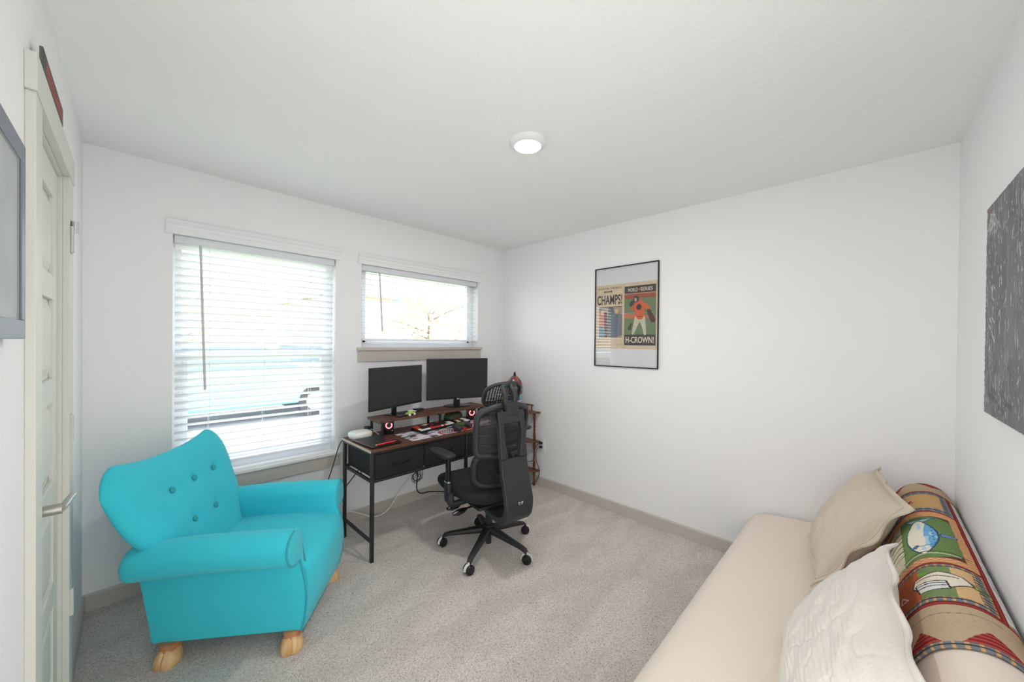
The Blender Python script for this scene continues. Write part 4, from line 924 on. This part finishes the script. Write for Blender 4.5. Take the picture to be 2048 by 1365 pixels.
# star base
for k in range(5):
    a = math.radians(134 - 80 + 72 * k); dx, dy = math.cos(a), math.sin(a); px_, py_ = -dy, dx
    bm = B(); rings = []
    for r_, zc, wv, hv in ((.018, .128, .034, .050), (.06, .124, .030, .044), (.16, .108, .023, .034), (.275, .090, .018, .026), (.308, .080, .017, .024), (.322, .066, .015, .022)):
        rings.append([(dx * r_ + px_ * wv * spow(math.cos(t), .6), dy * r_ + py_ * wv * spow(math.cos(t), .6), zc + hv * .5 * spow(math.sin(t), .6)) for t in np.linspace(0, 2 * PI, 20, endpoint=False)])
    loft(bm, rings); bmesh.ops.recalc_face_normals(bm, faces=bm.faces[:]); obj('base_arm', bm, M['gloss'] if False else M['plastic'], oc)
    cs = bpy.data.objects.new('caster', None)
    ang = a + (.9, -.5, .4, -.7, 1.2)[k]; cx_, cy_ = dx * .324, dy * .324
    bm = B(); ax = Vector((math.cos(ang + PI / 2), math.sin(ang + PI / 2), 0)); c0 = Vector((cx_, cy_, .031))
    cyl(bm, (cx_, cy_, .050), .007, .022, 12); prof = []
    cyl(bm, c0 - ax * .008, .024, .016, 24, ax); tube(bm, [c0 + Vector((0, 0, .012)) + (Vector((math.cos(t) * math.cos(ang), math.cos(t) * math.sin(ang), math.sin(t)))) * .030 - Vector((0, 0, .012)) for t in np.linspace(-.2, PI + .2, 14)], .010, 8, flat=.5)
    hd = obj('caster', bm, M['offwhite'], oc); hd['label'] = 'pale caster hood between black wheels'
    for s_ in (-1, 1):
        bm = B(); rings = []; u1 = ax.orthogonal().normalized(); v1 = ax.cross(u1)
        for off, r_ in ((.008, .029), (.012, .031), (.020, .031), (.025, .027), (.027, .012), (.0272, .002)): rings.append([c0 + ax * off * s_ + (u1 * math.cos(t) + v1 * math.sin(t)) * r_ for t in np.linspace(0, 2 * PI, 32, endpoint=False)])
        loft(bm, rings); bmesh.ops.recalc_face_normals(bm, faces=bm.faces[:]); obj('wheel', bm, M['gloss'], hd)
bm = B(); cyl(bm, (0, 0, .098), .038, .062, 32, 'Z', .033); cyl(bm, (0, 0, .030), .020, .07, 24); obj('hub', bm, M['plastic'], oc)
bm = B(); cyl(bm, (0, 0, .158), .025, .085, 24, 'Z', .023); cyl(bm, (0, 0, .24), .015, .085, 20); obj('gas_lift', bm, M['gloss'], oc)
bm = B(); rbox(bm, -.12, .10, -.075, .075, .285, .350, .015, 3); rbox(bm, -.15, .16, -.17, .17, .342, .364, .008, 2); obj('tilt_mechanism', bm, M['plastic'], oc)
for k, (x, ang) in enumerate(((.055, .35), (-.02, .1))):
    bm = B(); p0 = Vector((x, .06, .335)); dr_ = Vector((math.sin(ang) * .3, 1, 0)).normalized()
    tube(bm, [p0, p0 + dr_ * .12 + Vector((0, 0, -.012)), p0 + dr_ * .15 + Vector((0, 0, -.02)), p0 + dr_ * .19 + Vector((0, 0, -.026)), p0 + dr_ * .225 + Vector((0, 0, -.030))], [.006, .007, .018, .020, .010], 14, flat=.45); obj('adjust_lever', bm, M['gloss'], oc)
# seat
bm = B(); rings = []
for z, s_, dz in ((.362, .66, 0), (.378, .86, 0), (.396, .95, 0), (.418, 1.0, 0), (.440, 1.0, 0), (.462, .965, 0), (.474, .90, 0), (.481, .78, 0), (.483, .55, 0), (.484, .2, 0)):
    ring = []
    for t in np.linspace(0, 2 * PI, 56, endpoint=False):
        x, y = .305 * spow(math.cos(t), .56), .272 * spow(math.sin(t), .56)
        y *= 1 - .12 * max(0, -x) / .25
        ring.append((.098 + x * s_, y * s_, z - (.035 * max(0, (x * s_ - .15) / .14) ** 2) + .014 * (abs(y * s_) / .26) ** 3 - .006))
    rings.append(ring)
loft(bm, rings); obj('seat', bm, M['fabric'], oc, angle=60, sub=1)
# arms
def arm(sgn, u0, padz, padrot, padu):
    bm = B(); tube(bm, smoothpath([(0, sgn * .16, .372), (.01, sgn * .235, .362), (.012, sgn * .272, .362), (.012, sgn * .290, .385), (.012, sgn * .292, .44)], 6), [.020] * 25, 14, flat=1.3)
    rings = []
    for z, s_ in ((.375, .9), (.40, 1), (.505, 1), (.510, .92)): rings.append([(u0 + .030 * s_ * spow(math.cos(t), .7), sgn * .292 + .019 * s_ * spow(math.sin(t), .7), z) for t in np.linspace(0, 2 * PI, 28, endpoint=False)])
    loft(bm, rings); ps = obj('arm_post', bm, M['plastic'], oc)
    bm = B(); rings = [[(u0 + .031 * spow(math.cos(t), .7), sgn * .292 + .020 * spow(math.sin(t), .7), z) for t in np.linspace(0, 2 * PI, 28, endpoint=False)] for z in (.503, .512)]; loft(bm, rings); obj('chrome_collar', bm, M['chrome'], ps)
    bm = B(); rings = [[(u0 + .023 * spow(math.cos(t), .7), sgn * .292 + .014 * spow(math.sin(t), .7), z) for t in np.linspace(0, 2 * PI, 24, endpoint=False)] for z in (.505, padz - .012)]; loft(bm, rings); obj('inner_post', bm, M['gloss'], ps)
    bm = B(); rings = []
    for z, s_ in ((-.016, .86), (-.010, .96), (0, 1), (.008, .98), (.012, .90), (.013, .5), (.013, .1)):
        rings.append([(.140 * s_ * spow(math.cos(t), .6), .044 * s_ * spow(math.sin(t), .7) * (1 - .12 * math.cos(t)), z) for t in np.linspace(0, 2 * PI, 44, endpoint=False)])
    loft(bm, rings); pd = obj('arm_pad', bm, M['plastic2'], oc, angle=60); pd.location = (padu, sgn * .288, padz); pd.rotation_euler = (0, 0, padrot)
arm(1, .045, .668, math.radians(6), .155)
arm(-1, .045, .800, math.radians(14), .085)
# back frame: ring with woven mesh
def bpt(s, h):     # s -1..1 across (left +), h 0..1 up
    z = .715 + .285 * h; hw_ = .186 + .010 * h; y = VO + s * hw_
    x = -.205 - .055 * h - .02 * (1 - h) ** 2 + .045 * s * s
    return Vector((x, y, z + .050 * (1 - s * s) * max(0, 2 * h - 1) - .015 * max(0, 2 * h - 1) - .015 * (1 - s * s) * max(0, 1 - 2 * h)))
ring = []
cor = .16
def rr_pts(n=12):
    out = []
    for (cs_, ch_, a0) in ((1 - cor, 1 - cor, 0), (-1 + cor, 1 - cor, 90), (-1 + cor, cor, 180), (1 - cor, cor, 270)):
        for k in range(n): a = math.radians(a0 + 90 * k / (n - 1)); out.append((cs_ + cor * math.cos(a), ch_ + cor * math.sin(a)))
    return out
loopsh = []
for i_ in range(len(rr_pts())):
    p, q = rr_pts()[i_], rr_pts()[(i_ + 1) % len(rr_pts())]; m_ = 4 if math.hypot(p[0] - q[0], p[1] - q[1]) > .3 else 1
    for k in range(m_): loopsh.append((p[0] + (q[0] - p[0]) * k / m_, p[1] + (q[1] - p[1]) * k / m_))
bm = B(); tube(bm, [bpt(s, h) for s, h in loopsh], .0205, 12, close=True, flat=.7); obj('back_frame', bm, M['plastic2'], oc, angle=80)
def meshpanel(name, f, m_, parent, nu_=20, nv_=16):
    bm = B(); uvl = bm.loops.layers.uv.new('UVMap'); G = [[bm.verts.new(f(-1 + 2 * i_ / (nu_ - 1), j_ / (nv_ - 1))) for j_ in range(nv_)] for i_ in range(nu_)]
    for i_ in range(nu_ - 1):
        for j_ in range(nv_ - 1):
            fc = bm.faces.new((G[i_][j_], G[i_ + 1][j_], G[i_ + 1][j_ + 1], G[i_][j_ + 1]))
            for lp_, (a, b_) in zip(fc.loops, ((i_, j_), (i_ + 1, j_), (i_ + 1, j_ + 1), (i_, j_ + 1))): lp_[uvl].uv = (a / (nu_ - 1), b_ / (nv_ - 1))
    return obj(name, bm, m_, parent)
meshpanel('back_mesh', lambda s, h: bpt(s * .97, .02 + .96 * h) + Vector((.004, 0, 0)), M['mesh_back'], oc)
# horizontal rib bands across the mesh
bm = B()
for h in (.24, .46, .68, .88): tube(bm, [bpt(s, h) + Vector((-.004, 0, 0)) for s in np.linspace(-.95, .95, 12)], .0035, 6)
obj('back_rib', bm, M['plastic'], oc)
# lumbar support: rounded loop with soft pad
def lpt(s, h): z = .500 + .215 * h; return Vector((-.175 - .045 * (1 - abs(2 * h - 1) ** 2) * 0 - .02 * h + .05 * s * s, VO + s * (.165 + .01 * h), z))
ll = []
for t in np.linspace(0, 2 * PI, 48, endpoint=False): ll.append((spow(math.cos(t), .55), .5 + .5 * spow(math.sin(t), .55)))
bm = B(); tube(bm, [lpt(s, h) for s, h in ll], .024, 12, close=True, flat=.8); obj('lumbar_frame', bm, M['plastic'], oc, angle=80)
bm = B(); G = []
rings = [[lpt(s * k, .5 + (h - .5) * k) + Vector((-.012 * (1 - k ** 4), 0, 0)) for s, h in ll] for k in (.98, .8, .5, .2, .02)]
R2 = loft(bm, rings, cap=False); bm.faces.new(R2[-1]); lo = obj('lumbar_pad', bm, M['fabric'], oc); so2 = lo.modifiers.new('s', 'SOLIDIFY'); so2.thickness = .012
# spine
def spine_pt(t):   # t 0 top .. 1 bottom under the seat ; returns centre and half width
    P3 = smoothpath([(-.295, VO, 1.000), (-.318, VO, .90), (-.332, VO, .78), (-.350, VO, .66), (-.378, VO, .56), (-.402, VO, .48), (-.402, VO, .425), (-.378, VO, .375), (-.315, VO, .338), (-.21, VO, .322), (-.09, VO, .330)], 4)
    return P3
SP = spine_pt(0); SP = [Vector((p.x, p.y + .012, p.z)) for p in SP]; nS_ = len(SP); HW = np.interp(np.linspace(0, 1, nS_), [0, .3, .5, .68, .8, 1], [.098, .098, .100, .094, .080, .060])
def spine_ring(i_, w0_, w1_, th):
    p = SP[i_]; t = (SP[min(i_ + 1, nS_ - 1)] - SP[max(i_ - 1, 0)]).normalized(); nn = Vector((0, 1, 0)).cross(t).normalized()
    out = []
    for (a, b_) in ((w0_, -1), (w1_, -1), (w1_, 1), (w0_, 1)): out.append(p + Vector((0, a, 0)) + nn * th * b_ * .5)
    return out
bm = B(); solid0 = 10
loft(bm, [spine_ring(i_, -HW[i_], HW[i_], .030 + .018 * math.exp(-((i_ - 29) / 5) ** 2)) for i_ in range(solid0, nS_)])
for s_ in (-1, 1):
    loft(bm, [spine_ring(i_, s_ * HW[i_], s_ * (HW[i_] - (.034 + .020 * max(0, i_ - solid0 + 4) / 4)), .036) for i_ in range(0, solid0 + 1)])
loft(bm, [spine_ring(i_, -HW[i_], HW[i_], .030) for i_ in range(0, 4)])
for s_ in (-1, 1):   # ties to the back frame
    tube(bm, [SP[2] + Vector((0, s_ * .05, 0)), bpt(s_ * .22, .93)], .012, 8)
    tube(bm, [SP[12] + Vector((.01, s_ * .05, 0)), bpt(s_ * .22, .03)], .012, 8)
    tube(bm, [SP[17] + Vector((.01, s_ * .05, 0)), lpt(s_ * .25, .45)], .012, 8)
bmesh.ops.recalc_face_normals(bm, faces=bm.faces[:]); spn = obj('spine', bm, M['plastic2'], oc, angle=35, bev=.006)
i_ = 22; q_ = SP[i_]; bm = B()
for s_ in (-1, 1): tube(bm, [(0, s_ * .004, -.010), (0, s_ * .013, .0), (0, s_ * .017, .011), (0, s_ * .008, .012), (0, s_ * .004, .002)], .0016, 6)
em = obj('emblem', bm, M['offwhite'], spn); t = (SP[i_ + 1] - SP[i_ - 1]).normalized(); nn = Vector((0, 1, 0)).cross(t).normalized(); em.location = SP[21] + Vector((-.0165, 0, 0)); em.rotation_euler = (0, -.2, 0); em['label'] = 'small pale emblem low on the spine'
bm = B(); box(bm, -.018, .018, -.012, .012, -.003, .003); sl = obj('adjust_slot', bm, M['gloss'], spn, smooth=False); sl.location = SP[25] + Vector((-.016, 0, 0)); sl.rotation_euler = (0, PI / 2 - .1, 0)
# headrest
def hpt(s, h): z0_ = 1.010; return Vector((-.200 - .055 * (h - .5) + .055 * s * s, VO - .030 + s * .138, z0_ + .142 * h + .020 * (1 - s * s) * (h - .3)))
hh_ = [(spow(math.cos(t), .6), .5 + .5 * spow(math.sin(t), .6)) for t in np.linspace(0, 2 * PI, 48, endpoint=False)]
bm = B(); tube(bm, [hpt(s, h) for s, h in hh_], .0125, 10, close=True, flat=1.2); hf = obj('headrest_frame', bm, M['plastic'], oc, angle=80)
meshpanel('headrest_mesh', lambda s, h: hpt(s * .95 * (1 - .10 * abs(2 * h - 1) ** 4), .03 + .94 * h), M['mesh_head'], oc)
bm = B()
for s_ in (-1, 1): tube(bm, smoothpath([hpt(s_ * .16 - .12, .97) + Vector((-.01, 0, .0)), Vector((-.250, VO + s_ * .032, 1.145)), Vector((-.282, VO + s_ * .038, 1.105)), Vector((-.285, VO + s_ * .034, 1.055)), Vector((-.295, VO + s_ * .020, 1.000)), Vector((-.300, VO + s_ * .016, .955))], 5), .0175, 12, flat=1.0)
rbox(bm, -.318, -.280, VO - .044, VO + .044, .940, 1.055, .008, 2); obj('headrest_bracket', bm, M['plastic2'], oc)

# sheets of paper under the chair
pp = thing('paper_sheet', 'white sheet of paper on the carpet behind the office chair base', 'paper', (2.20, 2.07, 0), .5)
nu, nv = 24, 24; u = np.linspace(-1, 1, nu)[:, None] * np.ones((1, nv)); v = np.linspace(-1, 1, nv)[None, :] * np.ones((nu, 1))
gridmesh('sheet', np.stack([.105 * u, .085 * v, .006 + .012 * (u ** 2) * (v > 0) + .010 * np.sin(u * 2 + v * 3) ** 2], -1), M['paper'], pp, solid=.001)

# ------------------------------------------------------------------ corner shelf
cs = thing('corner_shelf', 'walnut three-tier corner shelf with turned spindles in the far corner', 'shelf', (Bx - .018, A - .018, 0))
# local -x along back wall, -y along the right wall
SR, SRX = .555, .345
def shelfpoly(r_):
    out = [(0, 0)]
    for t in np.linspace(0, 1, 26):
        a = PI + (PI / 2) * t; x, y = math.cos(a), math.sin(a); k = 1 - .14 * math.sin(2 * PI * t * 1.0) ** 2 * .6; out.append((x * SRX * k, y * SR * k))
    return out
for z in (.145, .435, .725):
    bm = B(); prism(bm, shelfpoly(SR), 'Z', z, z + .016); obj('shelf_board', bm, M['walnut'], cs, smooth=False, bev=.004)
def spindle(x, y, zs):
    bm = B()
    for a, b_ in zip(zs, zs[1:]):
        L_ = b_ - a; pr = [(.009, 0), (.010, .02), (.0135, .04), (.009, .06), (.012, .10), (.014, .16), (.011, .26), (.0085, .34), (.012, .38), (.0085, .42), (.0105, .5)]
        full = pr + [(r_, 1 - t_) for r_, t_ in pr[::-1][1:]]; lathe(bm, [(r_, a + L_ * t_) for r_, t_ in full], (x, y, 0), 20)
    obj('spindle', bm, M['walnut'], cs)
for x, y in ((-.030, -SR + .055), (-SRX + .050, -.030), (-.025, -.025)): spindle(x, y, [0, .145]); spindle(x, y, [.161, .435]); spindle(x, y, [.451, .725])
bm = B(); rbox(bm, -.020, -.004, -SR + .09, -.02, .790, .802, .002, 1); rbox(bm, -SRX + .05, -.02, -.020, -.004, .790, .802, .002, 1)
for y in (-SR + .11, -SR + .17, -SR + .26, -.20, -.10): lathe(bm, [(.005, .741), (.008, .755), (.005, .765), (.007, .778), (.005, .790)], (-.012, y, 0), 12); lathe(bm, [(.005, .741), (.008, .755), (.005, .765), (.007, .778), (.005, .790)], (y * .6, -.012, 0), 12)
obj('gallery_rail', bm, M['walnut'], cs)
# mosaic glass lamp on the shelf
gl = thing('mosaic_lamp', 'domed mosaic glass lamp with finial on the top of the corner shelf', 'lamp', (2.690, 2.585, .7412))
nt, nh = 120, 90; th_ = np.linspace(0, 2 * PI, nt)[:, None] * np.ones((1, nh)); hv = np.linspace(0, 1, nh)[None, :] * np.ones((nt, 1))
prz = np.array([0, .05, .12, .20, .26, .30, .33, .345]) ; prr = np.array([.050, .068, .080, .084, .078, .060, .032, .008])
hz_ = np.interp(hv, np.linspace(0, 1, 8), prz); hr_ = np.interp(hv, np.linspace(0, 1, 8), prr)
hr_s = np.interp(hz_, prz, prr)
cell = (np.floor(th_ / (2 * PI) * 16) * 7 + np.floor(hz_ / .028) * 13).astype(int); rs = np.random.RandomState(5); pal = np.array([lin(c) for c in ((96, 140, 196), (120, 190, 196), (176, 84, 62), (150, 60, 52), (206, 206, 222), (88, 112, 180), (70, 60, 58))])
pick = rs.randint(0, 7, 4000); top = hz_ > .235; cc = pal[pick[cell % 4000]]; cc[top] = pal[[2, 3, 6, 2, 3, 2, 4]][pick[cell % 4000]][top]
low = hz_ < .10; cc[low] = np.array(lin((190, 192, 222)))
lead = (np.abs((th_ / (2 * PI) * 16) % 1 - .5) > .44) | (np.abs((hz_ / .028) % 1 - .5) > .44); cc[lead & ~low] = lin((40, 38, 38))
gridmesh('glass_shade', np.stack([hr_s * np.cos(th_), hr_s * np.sin(th_), hz_ + .012], -1), painted('stained_glass', .12, .6, coat=.5), gl, cc)
bm = B(); lathe(bm, [(.012, .352), (.016, .358), (.010, .366), (.012, .376), (.004, .388), (.001, .396)], n=20); obj('finial', bm, M['gloss'], gl)
bm = B(); lathe(bm, [(.055, 0), (.058, .006), (.050, .013)], n=28); obj('lamp_base', bm, M['gloss'], gl)
# white box under the bottom shelf
sb = thing('white_box', 'low white box on the carpet beneath the corner shelf', 'box', (2.63, 2.72, 0), 0)
bm = B(); rbox(bm, -.12, .10, -.14, .10, 0, .085, .006, 2); obj('box_body', bm, M['white'], sb)
bm = B(); rbox(bm, -.122, .102, -.142, .102, .0853, .100, .004, 2); obj('lid', bm, M['offwhite'], sb)

# outlet and plugs
ou = thing('wall_outlet', 'white duplex wall outlet on the right wall beside the corner shelf', 'outlet', (Bx, 2.348, .405), PI / 2)
bm = B(); rbox(bm, -.037, .037, .0005, .008, -.062, .062, .003, 2); obj('cover_plate', bm, M['white'], ou)
for z in (-.020, .020): bm = B(); rbox(bm, -.017, .017, .005, .0085, z - .014, z + .014, .003, 2); obj('socket', bm, M['offwhite'], ou)
for k, z in enumerate((.028, -.012)):
    pg_ = thing('power_plug', ('black plug in the upper socket of the wall outlet', 'black plug in the lower socket of the wall outlet')[k], 'plug', (Bx - .0086, 2.350, .405 + z), PI / 2, 'black plugs in the outlet')
    bm = B(); rbox(bm, -.013, .013, 0, .026, -.010, .010, .004, 2); obj('plug_body', bm, M['rubber'], pg_)
cable('cable', 'black cord from the upper plug running across behind the corner shelf', [(Bx - .034, 2.352, .433), (Bx - .045, 2.372, .420), (Bx - .045, 2.405, .36), (Bx - .035, 2.42, .27), (Bx - .04, 2.44, .24), (Bx - .03, 2.50, .215), (Bx - .03, 2.60, .225), (Bx - .03, 2.70, .27)], .003, M['rubber'])
cable('cable', 'black cord from the lower plug dropping to the floor beside the shelf spindle', [(Bx - .034, 2.350, .393), (Bx - .048, 2.368, .380), (Bx - .045, 2.392, .33), (Bx - .030, 2.395, .24), (Bx - .022, 2.368, .17), (Bx - .022, 2.372, .10), (Bx - .03, 2.40, .04), (Bx - .04, 2.44, .008), (Bx - .08, 2.52, .006)], .003, M['rubber'])

# ------------------------------------------------------------------ outside, seen through the blinds
M['lawn'] = mat('lawn', (176, 184, 130), .95, bump=.6, bscale=30, var=.25, vscale=8)
M['drive'] = mat('driveway', (206, 200, 190), .9, var=.06, vscale=4)
M['road'] = mat('road', (150, 150, 152), .9, var=.08, vscale=3)
bm = B(); box(bm, -40, 60, A + T + .05, 6.2, -.25, -.1); struct('lawn', bm, M['lawn'], smooth=False)
bm = B(); box(bm, -40, 60, 6.2, 13.5, -.25, -.12); struct('street', bm, M['road'], smooth=False)
bm = B(); box(bm, -40, 60, 13.5, 90, -.25, -.1); struct('far_lawn', bm, M['lawn'], smooth=False)
def car(label, x, y, rz, body, glass):
    c_ = thing('car', label, 'car', (x, y, -.12), rz, 'cars parked across the street')
    bm = B(); side = [(-2.25, .30), (-2.28, .55), (-2.2, .78), (-1.55, .92), (-1.2, .95), (.9, .98), (1.5, .92), (2.1, .80), (2.28, .60), (2.25, .30)]
    rings = []
    for yy, s_ in ((-.88, .93), (-.84, .985), (-.6, 1), (.6, 1), (.84, .985), (.88, .93)): rings.append([(a * s_, yy, .6 + (b_ - .6) * s_) for a, b_ in side])
    loft(bm, rings); bmesh.ops.recalc_face_normals(bm, faces=bm.faces[:]); obj('body', bm, body, c_, bev=.03)
    bm = B(); cab = [(-1.35, .94), (-.85, 1.38), (.55, 1.42), (1.25, .95)]; loft(bm, [[(a, yy * (1 - .16 * (b_ > 1)), b_) for a, b_ in cab] for yy in (-.80, .80)]); bmesh.ops.recalc_face_normals(bm, faces=bm.faces[:]); obj('windows', bm, glass, c_, bev=.03)
    bm = B(); rbox(bm, -.80, .52, -.66, .66, 1.385, 1.44, .02, 2); obj('roof', bm, body, c_)
    for a in (-1.42, 1.40):
        for yy in (-.90, .72): bm = B(); cyl(bm, (a, yy, .32), .32, .18, 28, 'Y'); wh = obj('wheel', bm, M['rubber'], c_); bm = B(); cyl(bm, (a, yy - .004 if yy < 0 else yy + .002, .32), .19, .18, 20, 'Y'); obj('wheel_rim', bm, M['nickel'], wh)
cgl = mat('car_glass', (96, 112, 124), .15); 
car('bright blue car parked on the street outside the tall window', 1.2, 9.0, .02, mat('blue_car_paint', (120, 186, 216), .3, coat=.5), cgl)
car('silver grey car parked beyond the blue car', 3.6, 12.2, .05, mat('grey_car_paint', (150, 156, 164), .3, coat=.5), cgl)
def house(label, x0, x1, y0, y1, h, wallm, roofm):
    r = thing('house', label, 'house', ((x0 + x1) / 2, y0, -.1), 0, 'houses across the street'); a = (x1 - x0) / 2; d = y1 - y0
    bm = B(); box(bm, -a, a, 0, d, 0, h); obj('wall', bm, wallm, r, smooth=False)
    bm = B(); prism(bm, [(-.5, h), (d + .5, h), (d / 2, h + 2.2)], 'X', -a - .4, a + .4); obj('roof', bm, roofm, r, smooth=False)
    n_ = int(2 * a / 3)
    for k in range(n_):
        for z in ([1.1] if h < 4 else [.9, 3.6]):
            xx = -a + 1.5 + 3 * k; bm = B(); 
            for (p, q, z0_, z1_) in ((xx - .55, xx + .55, z, z + .08), (xx - .55, xx + .55, z + 1.32, z + 1.4), (xx - .55, xx - .47, z + .08, z + 1.32), (xx + .47, xx + .55, z + .08, z + 1.32)): box(bm, p, q, -.08, -.001, z0_, z1_)
            wf = obj('window', bm, M['vinyl'], r, smooth=False); bm = B(); box(bm, xx - .47, xx + .47, -.05, -.002, z + .08, z + 1.32); obj('pane', bm, M['housepane'], wf, smooth=False)
M['housepane'] = mat('house_pane', (150, 200, 208), .2)
mb = mat('pale_brick', (208, 190, 178), .9); n = mb.node_tree.nodes; l = mb.node_tree.links; t = n.new('ShaderNodeTexCoord'); mp = n.new('ShaderNodeMapping'); mp.inputs['Rotation'].default_value = (PI / 2, 0, 0); br = n.new('ShaderNodeTexBrick'); br.inputs['Scale'].default_value = 4
br.inputs['Color1'].default_value = (*lin((206, 184, 170)), 1); br.inputs['Color2'].default_value = (*lin((186, 166, 156)), 1); br.inputs['Mortar'].default_value = (*lin((226, 222, 214)), 1); l.new(t.outputs['Object'], mp.inputs[0]); l.new(mp.outputs[0], br.inputs['Vector']); l.new(br.outputs[0], n['Principled BSDF'].inputs['Base Color'])
roofm = mat('roof_shingle', (168, 164, 162), .9, var=.1, vscale=6)
house('pale brick two-storey house across the street, seen through the short window', 8.5, 20.5, 24, 34, 4.4, mb, roofm)
house('cream single-storey house across the street, seen through the tall window', -6, 5.0, 22, 31, 2.9, mat('cream_siding', (214, 208, 198), .9), roofm)
house('far grey-roofed house beyond the young tree', 24, 38, 30, 40, 3.2, mb, roofm)
def tree(label, x, y, h, r_, nL, c, seed):
    rd = random.Random(seed); tr_ = thing('young_tree', label, 'tree', (x, y, -.11), 0, 'trees outside the windows')
    bm = B(); tube(bm, smoothpath([(0, 0, 0), (.03, .02, h * .3), (-.02, .0, h * .6), (.02, .02, h * .95)], 5), [.06 - .045 * k / 15 for k in range(16)], 8)
    for k in range(9): a = rd.random() * 6.28; z = h * (.35 + .06 * k); tube(bm, [(0, 0, z), (r_ * .5 * math.cos(a), r_ * .5 * math.sin(a), z + .25), (r_ * .85 * math.cos(a), r_ * .85 * math.sin(a), z + .35)], [.02, .012, .005], 6)
    obj('trunk', bm, mat('bark' + str(seed), (120, 100, 84), .9), tr_)
    bm = B()
    for k in range(nL):
        t = rd.random(); z = h * (.32 + .72 * t); rr = r_ * (1.05 - .8 * abs(t - .35)) * rd.random() ** .5; a = rd.random() * 6.28; c0 = Vector((rr * math.cos(a), rr * math.sin(a), z)); q1 = Vector((rd.uniform(-1, 1), rd.uniform(-1, 1), rd.uniform(-1, 1))).normalized(); q2 = q1.orthogonal().normalized(); s_ = rd.uniform(.035, .075)
        bm.faces.new([bm.verts.new(c0 + q1 * s_), bm.verts.new(c0 + q2 * s_ * .6), bm.verts.new(c0 - q1 * s_), bm.verts.new(c0 - q2 * s_ * .6)])
    obj('foliage', bm, c, tr_, smooth=False)
lf = mat('leaf', (196, 200, 140), .7, var=.3, vscale=3)
tree('young yellow-green tree outside the short window', 5.6, 8.6, 2.7, 1.35, 2600, lf, 1)
tree('taller leafy tree behind the cars, left of the tall window view', .9, 15.5, 2.6, 1.8, 2200, lf, 2)
tree('slender tree further right across the street', 12.5, 16.5, 3.1, 1.5, 2000, lf, 3)
